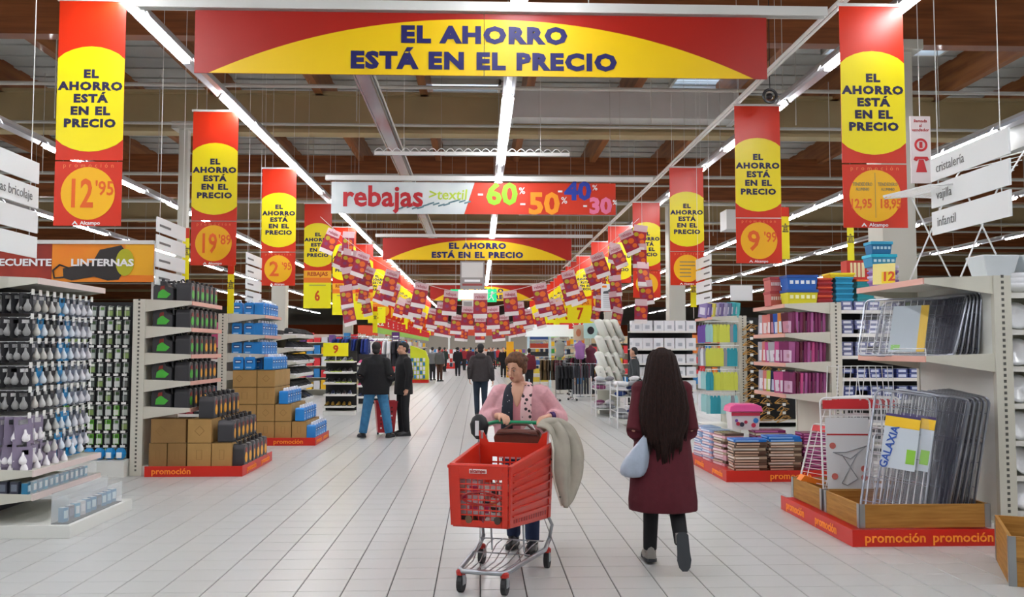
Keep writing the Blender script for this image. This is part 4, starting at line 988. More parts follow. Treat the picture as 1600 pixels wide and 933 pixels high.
MB().add([(-.17, -.11, 0), (.17, -.11, 0), (.17, .11, 0), (-.17, .11, 0), (-.19, -.13, .24), (.19, -.13, .24), (.19, .13, .24), (-.19, .13, .24)], [(0,3,2,1),(4,5,6,7),(0,1,5,4),(1,2,6,5),(2,3,7,6),(3,0,4,7)], M('#e9e2e0')).build('body', r)
MB().prism([(-.22, .23), (.22, .23), (.2, .3), (.13, .33), (-.13, .33), (-.2, .3)], 'y', -.15, .15, M('#ee5c9c', .3)).build('lid', r, bevel=.01)
b = MB(); b.box(-.185, -.133, .18, .185, -.125, .225, M('#c22a48'))
for cx, cz, c, s_ in [(-.1, .08, '#c22a48', .025), (-.05, .07, '#3a3a4a', .03), (0, .1, '#c22a48', .022), (-.12, .12, '#7a4aa0', .02), (.13, .12, '#2f7fc4', .035), (.1, .06, '#c22a48', .03)]:
    b.prism([(cx+s_*cos(a*pi/4), cz+s_*sin(a*pi/4)) for a in range(8)], 'y', -.126, -.118, M(c))
b.build('picture', r)
# tins and boxes on the second unit's top shelf
Y = 12.15
k = 0
for z in (2.2, 2.4):
    tub('dinner_set_box', 'red and white picture box, %s one in the stack at the aisle edge' % ('lower' if z < 2.3 else 'upper'), (4.17, 12.5, z), .16, .3, .19, '#c4625e', '#a83c40', 'red picture boxes', '#e8dcd8')
    tub('bus_box', '%s box printed with little windows, %s one of its stack' % (('blue and yellow', 'lower') if z < 2.3 else ('bright blue', 'upper')), (4.42, Y, z), .42, .3, .19, '#d8d02a' if z < 2.3 else '#1f62b8', '#1d4f9c', 'boxes printed with windows', '#e8eef2' if z > 2.3 else '#f4f2c0')
for q in range(6): tub('red_tray', 'red stacking tray, %s from the bottom beside the window boxes' % ORD[q], (4.76, 12.2, 2.2+q*.06), .2, .24, .055, '#b0282c', '#d8532c' if q % 2 else '#9c1f2a', 'red stacking trays')
for q in range(5): tub('teal_tray', 'teal storage box, %s from the bottom of the stack under the yellow lid' % ORD[q], (5.03, 12.2, 2.2+q*.075), .24, .26, .07, '#1a82a8', '#1d96c0', 'teal storage boxes')
tub('yellow_lidded_box', 'yellow-lidded box on top of the teal storage boxes', (5.0, 12.2, 2.575), .34, .28, .05, '#e6c81c', '#f2e01e')
for q in range(4): tub('green_teal_box', 'turquoise storage box with an orange lid at its top, %s from the bottom' % ORD[q], (5.33, 12.2, 2.2+q*.085), .24, .26, .08, '#1d8f98', '#e8702a' if q == 3 else '#20858c', 'turquoise storage boxes')
r = root('red_striped_tin', 'red tin with pale stripes standing above the turquoise storage boxes', 'tin', (5.28, 12.2, 2.56))
MB().box(-.2, -.1, 0, .2, .1, .26, M('#bb2a22')).build('body', r)
b = MB(); b.box(-.15, -.104, .03, .05, -.1, .23, M('#e6d8a8'))
for q in range(3): b.box(-.12+q*.055, -.106, .03, -.105+q*.055, -.1, .23, M('#bb2a22'))
b.box(.08, -.104, .12, .17, -.1, .14, M('#e6d8a8')); b.build('stripes', r)
# purple and white small boxes on the run
sbx = small_box(.15, .1, .062, '#6a6f9c', '#e4e6f0', 'purple_box'); sb2 = small_box(.15, .1, .062, '#3d4a8c', '#cfd6ea', 'purple_box'); sb3 = small_box(.15, .1, .062, '#8fb83a', '#e9f0d8', 'purple_box')
for i, z in enumerate([2.12, 1.8, 1.5, 1.2, .9]):
    for j in range(8):
        for q in range(2 if i in (0, 3) else 3):
            if (i*7+j*3+q) % 11 == 10: continue
            kk = sb3 if (i == 0 and j >= 5) else (sb2 if i > 2 else sbx)
            o = place(kk, 'small_box', loc=(5.03+j*.185+random.uniform(-.01, .01), 12.05, z+q*.065), rot=R(random.uniform(-5, 5)))
            tag(o, '%s small box, %s from upright, %s in stack, %s shelf' % ('green' if kk is sb3 else 'navy' if kk is sb2 else 'lilac', ORD[j], ORD[q], LEV[i]), 'box', 'small boxes on the right run')
# ---------------------------------------------------------------- crockery
china = mat('white_china', '#e9ebee', .15, spec=.7)
b = MB(); b.lathe([(.0, -.012), (.06, -.012), (.085, 0), (.125, .018), (.128, .022), (.085, .008), (.0, -.002)], china, n=24); plated = b.data('plate', True)
b = MB(); b.lathe([(0, 0), (.04, 0), (.085, .035), (.105, .085), (.1, .085), (.078, .038), (.0, .012)], china, n=20); bowld = b.data('bowl', True)
for i, z in enumerate([2.08, 1.76, 1.44, 1.12, .8, .5, .2]):
    for j in range(6):
        if i == 0:
            for q in range(3):
                o = place(bowld, 'white_bowl', loc=(4.78+j*.23, 7.72, z+.02+q*.04), rot=(R(random.uniform(-6, 6)), 0, 0)); tag(o, 'white china bowl, %s in the %s stack of the top shelf' % (ORD[q], ORD[j]), 'bowl', 'white bowls on the top shelf')
        else:
            for q in range(2 if j < 3 else 1):
                o = place(plated, 'white_plate', loc=(4.72+j*.24+q*.03, 7.68+q*.05, z+.125), rot=(R(72-q*4+random.uniform(-5, 5)), 0, R(random.uniform(-30, 30)))); tag(o, 'white china plate on edge, %s along, %s crockery shelf, %s' % (ORD[j], LEV[i], 'front one' if q == 0 else 'rear one'), 'plate', 'white plates standing on the shelves')
# white washing-up bowls piled on top of the run
for j in range(4):
    b = MB(); b.add([(-.12, -.12, .0), (.12, -.12, 0), (.12, .12, 0), (-.12, .12, 0), (-.17, -.15, .2), (.17, -.15, .2), (.17, .15, .2), (-.17, .15, .2)], [(0,3,2,1),(0,1,5,4),(1,2,6,5),(2,3,7,6),(3,0,4,7),(4,5,6,7)], mat('milky_plastic', '#dfe6ea', .3, alpha=.85))
    o = b.build('white_basin', loc=(4.35+j*.36+.25, 7.8, 2.26 if 0 else 2.23), bevel=.015); tag(o, 'milky white basin on top of the crockery run, %s from the upright' % ORD[j], 'basin', 'white basins on the crockery run')
# ---------------------------------------------------------------- towels
def towel(c): 
    b = MB(); b.prism([(-.035, -.36), (.035, -.36), (.04, -.1), (.022, -.02), (-.022, -.02), (-.04, -.1)], 'y', -.012, .012, M(c, .85)); b.tube([(0, 0, -.03), (0, 0, .02), (0, .02, .03)], .003, wire, n=4); return b.data('hanging_towel')
TW = [('lilac', towel('#9a86b4')), ('violet', towel('#6c4a98')), ('lime', towel('#c9cf50')), ('teal', towel('#2f96a4')), ('pale aqua', towel('#9cc9c9')), ('grey', towel('#8c8c94')), ('white', towel('#dcdce0'))]
pat = [[1, 1, 1, 0, 4, 4, 2, 2, 2, 2, 2, 5, 3], [5, 6, 5, 0, 2, 2, 2, 2, 2, 5, 3, 3, 3], [6, 4, 4, 3, 3, 3, 2, 2, 2, 2, 2, 2, 2], [6, 4, 4, 4, 4, 3, 3, 3, 4, 4, 4, 5, 4]]
HR = root('towel_hooks', 'wire bars and hooks carrying the hanging towels', 'rack', (4.9, 16.7, 0))
for i, z in enumerate([2.08, 1.63, 1.18, .74]):
    MB().tube([(-.65, -.03, z+.03), (.0, -.03, z+.03)], .008, wire, n=5).build('bar', HR)
    for j in range(13):
        k = pat[i][j]
        if j < 4: x, y, rz = 4.36-.0*j, 17.5-j*.22, R(-70)
        else: x, y, rz = 4.3+(j-4)*.066, 16.66, R(random.uniform(-25, 15))
        o = place(TW[k][1], 'hanging_towel', loc=(x, y, z), rot=rz, scale=(1.5, 1, 1) if j < 4 else None); tag(o, '%s towel, %s from the far left end, %s row of the towel unit' % (TW[k][0], ORD[j], LEV[i]), 'towel', 'towels hanging on the unit')
for j in range(9):
    c = ['#8c7cb0', '#6d5a98', '#d8d050', '#9a90b8', '#7a6a9c', '#a8a0c0', '#6a7090', '#38a8b0', '#52b8bc'][j]; l = ['lilac', 'violet', 'yellow', 'pale lilac', 'dusty violet', 'silver lilac', 'slate', 'teal', 'light teal'][j]
    o = MB().box(-.11, -.02, 0, .11, .02, .28, M(c, .4)).box(-.07, -.023, .06, .07, -.02, .2, M('#d8d4e0', .4)).build('cushion_pack', loc=(4.35+j*.065, 17.2-.045*j, 2.205), rz=R(-60)); o.rotation_euler.y = R(8); tag(o, '%s packed cushion cover standing on the towel unit, %s from the left' % (l, ORD[j]), 'packed textile', 'packs on the towel unit top')
# coat hangers
wood = mat('hanger_wood', '#b8893f', .5)
b = MB(); b.tube([(-.2, 0, -.06), (-.08, 0, -.01), (0, 0, .015), (.08, 0, -.01), (.2, 0, -.06)], .012, wood, n=5, flat=.6); b.tube([(-.18, 0, -.06), (.18, 0, -.06)], .007, wood, n=5); b.tube([(0, 0, .01), (0, 0, .05), (.025, 0, .07), (.02, 0, .095)], .003, chrome, n=4); hgd = b.data('coat_hanger')
for i in range(12):
    z = 2.05-i*.155
    for j in range(3):
        for q in range(2):
            o = place(hgd, 'coat_hanger', loc=(5.12+j*.3+random.uniform(-.02, .02), 16.72-q*.07, z-.03*q), rot=(0, R(random.uniform(-14, 4)), R(random.uniform(25, 50)))); tag(o, 'wooden coat hanger, %s row down, %s column, %s one' % (ORD[i], ORD[j], ['inner', 'outer'][q]), 'coat hanger', 'wooden coat hangers on the run')
    t = MB()
    for j in range(3): t.tube([(5.12+j*.3, 17, z+.06), (5.12+j*.3, 16.6, z+.06)], .004, wire, n=4).box(5.09+j*.3, 16.595, z+.03, 5.15+j*.3, 16.6, z+.08, tagm)
    tag(t.build('tag_row', kind='stuff'), 'price tags and hook rods of the coat hangers, %s row down' % ORD[i], 'price tags')
# ================================================================ footwear on the left
def shoe(c, sole='#e6e6e6', acc=None):
    b = MB(); m = M(c, .7)
    b.prism([(-.13, 0), (.13, 0), (.135, .02), (-.13, .025)], 'x', -.045, .045, M(sole)) if 0 else b.prism([(-.045, 0), (.045, 0), (.045, .022), (-.045, .022)], 'y', -.13, .13, M(sole))
    rs = []
    for y, w_, h in [(-.13, .02, .03), (-.11, .04, .05), (-.05, .045, .062), (.0, .042, .085), (.05, .04, .1), (.11, .042, .1), (.128, .03, .09)]:
        rs.append([(w_*cos(a)*1, y, .02+(h-.02)*max(0, sin(a))**.7) for a in [pi*q/6 for q in range(7)]])
    b.rings(rs, m)
    if acc: b.box(-.046, -.03, .03, .046, .04, .045, M(acc))
    return b.data('shoe')
SH = [('black', shoe('#1d1d20', acc='#d8d8d8')), ('charcoal', shoe('#34363c')), ('black and lime', shoe('#222226', '#b8d430', '#b8d430')), ('pink', shoe('#c93c78', acc='#f0d0e0')), ('dark red', shoe('#8c1f3a')), ('yellow brown', shoe('#8a6a1c', '#2a2a2a')), ('navy', shoe('#232c4c', acc='#c0c8d8')), ('grey', shoe('#8a8c92'))]
def shoe_shelf(label, x0, x1, y, levels, kinds, top, place_name, tilt=0):
    r = run(label, x0, x1, y, levels, dark, top=top, d=.34, name='shoe_rack', base=.1)
    n = int((x1-x0)/.135)
    for i, z in enumerate(levels[::-1]):
        for j in range(n):
            k = random.choice(kinds[min(i, len(kinds)-1)])
            o = place(SH[k][1], 'shoe', loc=(x0+.07+j*.135, y-.18, z), rot=R(random.uniform(-12, 12)+tilt)); tag(o, '%s shoe, %s from the left, %s shelf of %s' % (SH[k][0], ORD[j], LEV[i], place_name), 'shoe', 'shoes on %s' % place_name)
r = endcap('black footwear shelving unit along the left side of the aisle', 1, -4.3, .55, 18.4, 1.9, [.25, .52, .79, 1.06, 1.33, 1.6, 1.87], top=2.0, back=dark, rc=white)
for i, z in enumerate([1.87, 1.6, 1.33, 1.06, .79, .52, .25]):
    for j in range(10):
        k = random.choice([0, 0, 1, 0, 6 if i > 4 else 0])
        o = place(SH[k][1], 'shoe', loc=(-3.86, 18.52+j*.18, z), rot=R(60+random.uniform(-25, 25)), scale=(1.45, 1.2, 1.6)); tag(o, '%s shoe, %s from the near end, %s shelf of the black footwear unit' % (SH[k][0], ORD[j], LEV[i]), 'shoe', 'shoes on the black footwear unit')
shoe_shelf('footwear rack facing the camera, left of the couple of men', -3.75, -3.0, 22.0, [.22, .5, .78, 1.04, 1.3], [[2, 7], [0, 2], [2, 0], [0, 6], [5, 5]], 1.55, 'the camera-facing rack')
shoe_shelf('pink footwear rack just left of the man in jeans', -3.3, -2.55, 24.6, [.3, .6, .9, 1.2], [[3, 7], [3, 3], [3, 4], [6, 3]], 1.45, 'the pink footwear rack')
o = MB().box(-.3, -.01, 0, .3, .01, .32, lemon).build('shelf_sign', loc=(-3.45, 21.6, 1.42)); tag(o, 'yellow shelf sign with a 9 on the footwear rack', 'sign'); text('9', mat('rust_print2', '#cf4a0c', .5), .26, (.0, -.014, .16), o, bold=.008); MB().box(-.01, 0, -.12, .01, .02, .0, rail).build('stem', o)
# garments: one shape in several colours
def garment(c, w_=.22, h=.7, trousers=False):
    b = MB()
    if trousers: b.prism([(-.14, -h), (-.02, -h), (0, -.3), (.02, -h), (.14, -h), (.13, 0), (-.13, 0)], 'y', -.02, .02, M(c, .85))
    else: b.prism([(-w_*.7, -h), (w_*.7, -h), (w_*.65, -.16), (w_*1.1, -.42), (w_*1.25, -.38), (w_*.85, -.04), (.05, 0), (-.05, 0), (-w_*.85, -.04), (-w_*1.25, -.38), (-w_*1.1, -.42), (-w_*.65, -.16)], 'y', -.025, .025, M(c, .85))
    b.tube([(0, 0, -.02), (0, 0, .06)], .004, chrome, n=4); return b.data('hanging_garment')
def rack(label, x, y, L, h, cols, rz=0, trousers=False, gh=.7, names_=None, gap=.09):
    r = root('clothes_rack', label, 'clothes rack', (x, y, 0), rz)
    MB().tube([(0, 0, h), (L, 0, h)], .014, chrome).build('rail', r)
    for q in (0, L):
        MB().tube([(q, 0, .06), (q, 0, h)], .014, chrome).build('post', r); MB().tube([(q, -.25, .06), (q, .25, .06)], .014, chrome).build('foot', r)
        for e in (-.25, .25): MB().lathe([(.03, 0), (.035, .02), (.035, .04), (.03, .06)], blackp, (q, e, 0), 8).build('caster', r)
    n = int(L/gap)
    Mx = Matrix.Rotation(rz, 4, 'Z')
    for j in range(n):
        c, cn = cols[j*len(cols)//n] if len(cols) > 3 else cols[j % len(cols)]
        p = Mx @ Vector((.06+j*gap, 0, 0))
        o = place(garment_cache(c, trousers, gh), 'hanging_garment', loc=(x+p.x, y+p.y, h-.06), rot=rz+R(78+random.uniform(-14, 14))); tag(o, '%s %s, %s from the left on the %s' % (cn, 'trousers' if trousers else 'garment', ORD[j], label.split(',')[0]), 'garment', 'garments on the %s' % label.split(',')[0])
_G = {}
def garment_cache(c, t, h):
    if (c, t, h) not in _G: _G[(c, t, h)] = garment(c, h=h, trousers=t)
    return _G[(c, t, h)]
rack('trouser rack, on the right beyond the woman with the cart', 2.95, 28.4, .95, 1.12, [('#5b5e66', 'grey'), ('#2b2d33', 'charcoal'), ('#3a3d45', 'dark grey')], trousers=True, gh=.9)
rack('black garment rack, left of the trouser rack', 2.35, 27.4, .6, 1.15, [('#17181b', 'black'), ('#1f2024', 'black')], rz=R(25), gh=.75)
rack('brown garment rack, farther behind on the right', 2.25, 33, 1.1, 1.25, [('#5f4a2c', 'brown'), ('#4a3b2c', 'dark brown'), ('#5a2530', 'maroon'), ('#74777c', 'grey')], gh=.75)
rack('blue garment rack, left by the footwear', -4.2, 25.9, 1.0, 1.95, [('#152a72', 'royal blue'), ('#16307e', 'royal blue'), ('#1a1b20', 'black')], gh=.8)
rack('mixed garment rack, behind the man in jeans', -3.6, 28.5, 1.1, 1.9, [('#e2e2e2', 'white'), ('#a32836', 'red'), ('#d8d8da', 'white'), ('#20222a', 'black')], gh=.8)
rack('dark garment rack, right of the trouser rack', 3.1, 31, 1.2, 1.35, [('#2a2025', 'black'), ('#7a2440', 'berry'), ('#26282e', 'charcoal')], gh=.7)
# bust forms
for x, z, c, l, Y in [(3.35, 1.45, '#9a6aa4', 'bust form in a lilac top above the clothing racks', 29.6), (3.72, 1.3, '#5c1f33', 'bust form in a maroon top above the clothing racks', 29.7), (2.85, 1.5, '#9aa09a', 'grey bust form above the clothing racks', 31.5)]:
    r = root('bust_form', l, 'mannequin', (x, Y, 0)); MB().lathe([(.1, 0), (.15, .1), (.13, .25), (.17, .42), (.16, .5), (.06, .56), (.045, .62)], M(c, .8), (0, 0, z-.2), 12, 1.1, .75).build('torso', r, smooth=True); MB().tube([(0, 0, 0), (0, 0, z-.15)], .015, chrome).build('pole', r); MB().lathe([(.15, 0), (.15, .02)], chrome).build('foot_plate', r)
# white wire tables with textiles
def bin_table(label, x, y, w_, d_, h, rolls, rz=0):
    r = root('wire_table', label, 'display table', (x, y, 0), rz)
    for a in (0, w_):
        for c in (0, d_): MB().tube([(a, c, 0), (a, c, h)], .014, wire).build('leg', r)
    for z in (.16, h-.3):
        MB().box(0, 0, z, w_, d_, z+.015, white).build('shelf', r); b = MB(); b.tube([(0, 0, z+.16), (w_, 0, z+.16), (w_, d_, z+.16), (0, d_, z+.16)], .008, wire, closed=True, n=5)
        for q in range(1, 8): b.tube([(w_*q/8, 0, z), (w_*q/8, 0, z+.16)], .004, wire, n=4).tube([(0, d_*q/8, z), (0, d_*q/8, z+.16)], .004, wire, n=4)
        b.build('basket_side', r, kind='stuff')
    Mx = Matrix.Rotation(rz, 4, 'Z'); k = 0
    for z, tiers in ((.176, 2), (h-.284, 3)):
        for t in range(tiers):
            for j in range(int(w_/.24)):
                c, cn = random.choice(rolls); p = Mx @ Vector((.13+j*.24, d_*.35, 0))
                o = place(roll_cache(c), 'folded_towel', loc=(x+p.x, y+p.y, z+t*.1+.05), rot=rz+R(90+random.uniform(-25, 25))); tag(o, '%s folded textile, %s across, %s layer, %s shelf of the %s' % (cn, ORD[j], ORD[t], 'lower' if z < .2 else 'upper', label.split(',')[0]), 'towel', 'folded textiles on the %s' % label.split(',')[0])
_R = {}
def roll_cache(c):
    if c not in _R:
        b = MB(); b.tube([(-.2, 0, 0), (-.18, 0, 0), (.18, 0, 0), (.2, 0, 0)], [(.07, .03), (.11, .05), (.11, .05), (.07, .03)], M(c, .9), n=10); _R[c] = b.data('folded_towel', True)
    return _R[c]
gre = [('#dfe0e2', 'white'), ('#a9abb0', 'grey'), ('#c9cbcf', 'pale grey'), ('#8f9196', 'mid grey')]
bin_table('nearer white wire table, right of the aisle', 2.78, 17.9, .85, 1.0, .92, gre + [('#2a3f78', 'navy')])
bin_table('farther white wire table, nearer the aisle', 2.75, 21.0, .7, .9, .92, gre + [('#8c4a72', 'plum')])
bin_table('middle white wire table, behind the first two', 3.3, 19.4, .8, .7, .98, gre)
# bedding shelving: white packs
run('white bedding shelving facing the camera on the right', 3.62, 5.2, 21.6, [.3, .62, .95, 1.25, 1.6, 2.02], dark, d=.4, name='bedding_shelving')
bed = MB(); bed.box(-.12, -.16, 0, .12, .16, .27, M('#e6e7ea', .5)); bed.box(-.05, -.163, .06, .05, -.16, .15, M('#b4b8c0')); bed.box(-.125, -.1, .1, -.12, .1, .16, M('#c9ccd2')); bedd = bed.data('bedding_pack')
for i, z in enumerate([2.02, 1.6, 1.25, .95, .62, .3]):
    for j in range(6):
        o = place(bedd, 'bedding_pack', loc=(3.78+j*.26, 21.4, z), rot=R(random.uniform(-4, 4)), scale=(1, 1, .95 if i < 2 else .8)); tag(o, 'white bedding pack, %s from the left, %s shelf of the bedding shelving' % (ORD[j], LEV[i]), 'bedding', 'white bedding packs on the shelving')
pilm = MB(); pilm.tube([(-.3, 0, 0), (-.26, 0, 0), (.26, 0, 0), (.3, 0, 0)], [(.12, .03), (.2, .07), (.2, .07), (.12, .03)], M('#e4e6dc', .8), n=10); pil = pilm.data('pillow', True)
rk = run('white slatted rack of pillows left of the bedding shelving', 2.95, 3.5, 22.2, [.7, 1.05, 1.45, 1.85], cream, d=.35, top=2.0, name='pillow_rack')
for i, z in enumerate([1.85, 1.45, 1.05, .7]):
    for j in range(3): tag(place(pil, 'pillow', loc=(3.05+j*.18, 22.0, z+.2), rot=(0, R(65), R(20))), 'pale pillow leaning on the pillow rack, %s from the left, %s shelf' % (ORD[j], LEV[i]), 'pillow', 'pillows on the rack')
# photo panels above the clothing
for px0, px1, py0, py1, Y, c, l, deco in [(912, 934, 504, 529, 32, '#bfe3e2', 'pale aqua picture panel above the clothing shelves', '#2c2c34'), (934, 958, 504, 528, 32.5, '#8a8db0', 'grey violet picture panel above the clothing shelves', '#d8c8c4'), (896, 912, 508, 532, 32.2, '#d8c3ae', 'beige picture panel above the clothing shelves', '#c97a5c')]:
    xl, zt = W(px0, py0, Y); xr, zb = W(px1, py1, Y)
    r = MB().box(xl, Y, zb, xr, Y+.03, zt, M(c)).build('picture_panel_sign'); tag(r, l, 'poster'); MB().prism([((xl+xr)/2+(xr-xl)*.25*cos(a*pi/6), (zt+zb)/2+(zt-zb)*.25*sin(a*pi/6)) for a in range(12)], 'y', Y-.006, Y, M(deco)).build('picture', r)
    MB().tube([((xl+xr)/2, Y+.02, 0), ((xl+xr)/2, Y+.02, zb)], .02, rail).build('post', r)
# ================================================================ shelving ends farther down the aisle, both sides
bright = [('#d8323a', 'red'), ('#f0c020', 'yellow'), ('#e8e8ea', 'white'), ('#2b7fc0', 'blue'), ('#3fa04a', 'green'), ('#e07a2a', 'orange'), ('#6e4a92', 'violet'), ('#1f2a44', 'navy'), ('#c9b08a', 'tan'), ('#d8dce0', 'white')]
_B = {}
def pbox(c):
    if c not in _B: _B[c] = MB().box(-.08, -.08, 0, .08, .08, .24, M(c)).box(-.05, -.083, .05, .05, -.08, .16, M('#e8e8e4')).data('product_box')
    return _B[c]
def far_unit(s, xb, y0, k, side, things=True):
    lv = [.2, .58, .96, 1.34, 1.72]
    un = endcap('%s shelving end beyond the first displays on the %s, counted from the near end' % (ORD[k], side), s, xb, .5, y0, 1.3, lv, top=2.1, post=.1)
    st = MB(); pal = random.sample(bright, 3)
    for i, z in enumerate(lv[::-1]):
        for j in range(6):
            c, cn = random.choice(pal); x, y = xb+s*.36, y0+.13+j*.21
            if things: tag(place(pbox(c), 'product_box', loc=(x, y, z), rot=R(90*s)), '%s carton, %s along, %s shelf of the %s %s shelving end' % (cn, ORD[j], LEV[i], ORD[k], side), 'box', 'cartons on the far %s shelving' % side)
            else: st.box(x-.08-xb, y-.08-y0, z, x+.08-xb, y+.08-y0, z+.26, M(c))
    if not things: st.build('shelf_goods', un, kind='stuff')
    b = MB(); rr_ = root('shelving_run', 'shelving run behind the %s far shelving end on the %s' % (ORD[k], side), 'shelving', (xb, y0, 0))
    MB().box(0, .1, 0, -s*8, .2, 2.1, cream).build('back_panel', rr_)
    for i in range(5): b.box(0, -.3, .2+i*.4, -s*8, .1, .22+i*.4, cream)
    b.build('shelf', rr_, kind='stuff'); g = MB()
    for i in range(5):
        for j in range(32): g.box(-s*(.1+j*.25), -.25, .22+i*.4, -s*(.3+j*.25), .0, .22+i*.4+random.uniform(.15, .33), M(random.choice(pal+bright[:2])[0]))
    g.build('goods', rr_, kind='stuff')
for k in range(8): far_unit(1, -4.1, 31+4.2*k, k, 'left', k < 2)
for k in range(7): far_unit(-1, 4.3, 35+4.2*k, k, 'right', k < 2)
# lime stand at the far left with a red base
r = root('lime_stand', 'lime yellow stepped stand with a red base at the far left of the aisle', 'display stand', (-2.85, 42.5, 0))
MB().box(-.45, -.4, 0, .45, .4, .14, redp).build('base', r); MB().prism([(-.4, .14), (.45, .14), (.45, 1.1), (.3, 1.5), (-.4, 1.75)], 'y', -.3, .38, M('#d4e02a')).build('body', r)
b = MB()
for i in range(5):
    for j in range(5): b.box(-.36+j*.14, -.36, .2+i*.2, -.26+j*.14, -.3, .36+i*.2, M(['#e8ecf0', '#2f86b8', '#e8ecf0'][(i+j) % 3]))
b.build('bottles', r, kind='stuff')
Y = 33; xl, zt = W(612, 519, Y); xr, zb = W(624, 550, Y)
r = MB().box(xl, Y, zb, xr, Y+.03, zt, M('#54226e')).build('violet_poster'); tag(r, 'violet poster with white lettering behind the couple of men', 'poster'); 
for q in range(4): MB().box(xl+.04, Y-.006, zb+.12+q*.14, xr-.04, Y, zb+.17+q*.14, whitep).build('printed_line', r)
MB().box((xl+xr)/2-.02, Y+.03, 0, (xl+xr)/2+.02, Y+.06, zt, rail).build('post', r)
# yellow pillar and pale lit frame shelving in the distance
o = MB().box(-.2, -.2, 0, .2, .2, 2.0, M('#f0b414')).build('yellow_pillar', loc=(1.72, 50, 0)); tag(o, 'yellow pillar standing in the far aisle', 'pillar')
r = root('pale_frame_shelving', 'pale blue lit frame shelving at the far right of the aisle', 'shelving', (2.0, 37, 0))
for q in (0, .9): MB().box(q, 0, 0, q+.09, .3, 2.1, mat('pale_lit_blue', '#cfeaf4', .4)).build('upright', r)
for z in (.2, .55, .9, 1.25, 1.6, 1.95):
    f = MB().box(.09, 0, z, .9, .3, z+.03, white).build('shelf', r); MB().box(.12, .02, z+.03, .86, .25, z+.22, M(random.choice(['#20242c', '#b8442c', '#3a5c9c', '#d8c040']))).build('goods', f)
MB().box(-.1, -.02, 2.1, 2.2, .02, 2.6, mat('lit_header', '#eaf4f4', .4, emit=.2)).build('header', r)
# closing display across the end of the aisle
r = root('end_counter', 'bright counter and red fascia closing the far end of the aisle', 'counter', (0, 88, 0))
MB().box(-9, 0, 0, 9, 1, 1.1, M('#d8d4cc')).build('front', r); MB().box(-12, .5, 2.9, 12, .7, 3.9, M('#c8401c')).build('fascia', r); MB().box(-12, .6, 1.1, 12, .8, 2.9, M('#8c8478')).build('rear_panel', r)
for q in (-9, -3, 3, 9): MB().box(q-.1, .45, 1.1, q+.1, .7, 2.9, white).build('post', r)

for i, (x, y, w_, c, n_) in enumerate([(-2.6, 72, 1.6, '#c8302a', 'red'), (2.7, 72, 1.6, '#e8c020', 'yellow'), (-1.3, 86, 1.8, '#2b7fc0', 'blue'), (1.4, 86, 1.8, '#d86a2a', 'orange'), (3.4, 82, 1.8, '#3fa04a', 'green'), (-3.6, 82, 2.0, '#e8e8ea', 'white')]):
    r = root('island_display', '%s promotional island display near the end of the aisle' % n_, 'display stand', (x, y, 0))
    MB().box(-w_/2, -.4, 0, w_/2, .4, .15, redp).build('base', r); b = MB()
    for k in range(6):
        for j in range(4): b.box(-w_/2+.05+k*(w_-.1)/6, -.36, .15+j*.36, -w_/2+(k+1)*(w_-.1)/6, .36, .46+j*.36, M(c if (k+j) % 2 else random.choice(bright)[0]))
    b.build('goods', r, kind='stuff')
# ================================================================ people
skin = mat('skin', '#cf9d82', .5, noise=.06, nscale=30); lipm = mat('lips', '#a8574e', .45); eyem = mat('eye_dark', '#2a1d18', .25); eyew = mat('eye_white', '#e2dad4', .3)
def ring(z, rx, ry, x=0, y=0, n=20, fold=0, k=7, ph=0):
    return [(x + (rx*(1+fold*sin(k*a+ph)))*cos(a), y + (ry*(1+fold*sin(k*a+ph)))*sin(a), z) for a in [2*pi*i/n for i in range(n)]]
def hand(b, wr, d, palm_n, m, s=1, curl=.5, side=1):
    """palm and five fingers leaving the wrist wr along d; palm_n is the way the palm faces"""
    d = Vector(d).normalized(); pn = Vector(palm_n); pn = (pn - d*pn.dot(d)).normalized(); w_ = d.cross(pn)*side; wr = Vector(wr)
    P = wr + d*.045*s
    b.tube([wr-d*.02, wr+d*.02*s, wr+d*.06*s, wr+d*.09*s], [(.024*s, .02*s), (.034*s, .018*s), (.041*s, .016*s), (.038*s, .012*s)], m, n=8) if 0 else None
    for q in (-1.5, -.5, .5, 1.5):
        a = wr + w_*q*.012*s; c = wr + d*.085*s + w_*q*.019*s
        b.tube([a, (a+c)/2, c], [.017*s, .016*s, .011*s], m, n=6)
        L = [.07, .082, .077, .06][int(q+1.5)]*s; p = c; dd = d.copy(); pts = [p]
        for j in range(3):
            dd = (dd + pn*curl*.9).normalized(); p = p + dd*L/3; pts.append(p)
        b.tube(pts, [.0105*s, .0095*s, .009*s, .0065*s], m, n=6)
    a = wr + d*.02*s - w_*.022*s; t1 = a - w_*.022*s + d*.03*s + pn*.01*s; t2 = t1 + d*.03*s + pn*.018*s*(1+curl)
    b.tube([a, t1, t2], [.014*s, .012*s, .008*s], m, n=6)
def head(b, c, s, m, nose=True):
    c = Vector(c)
    b.ell(c+Vector((0, .01, .02))*s, (.074*s, .092*s, .098*s), m, 14, 10); b.ell(c+Vector((0, -.022, -.035))*s, (.064*s, .064*s, .08*s), m, 12, 8)
    b.ell(c+Vector((0, -.055, -.085))*s, (.032*s, .03*s, .026*s), m, 10, 6)
    for q in (-1, 1):
        b.ell(c+Vector((q*.076, .012, -.0))*s, (.01*s, .02*s, .032*s), m, 8, 6); b.ell(c+Vector((q*.035, -.06, -.03))*s, (.026*s, .025*s, .026*s), m, 8, 6)
    if nose:
        b.tube([c+Vector((0, -.078, .03))*s, c+Vector((0, -.098, -.008))*s, c+Vector((0, -.108, -.028))*s, c+Vector((0, -.09, -.038))*s], [.009*s, .012*s, .017*s, .01*s], m, n=8)
        b.tube([c+Vector((-.02, -.085, -.06))*s, c+Vector((0, -.092, -.062))*s, c+Vector((.02, -.085, -.06))*s], .009*s, m, n=6)
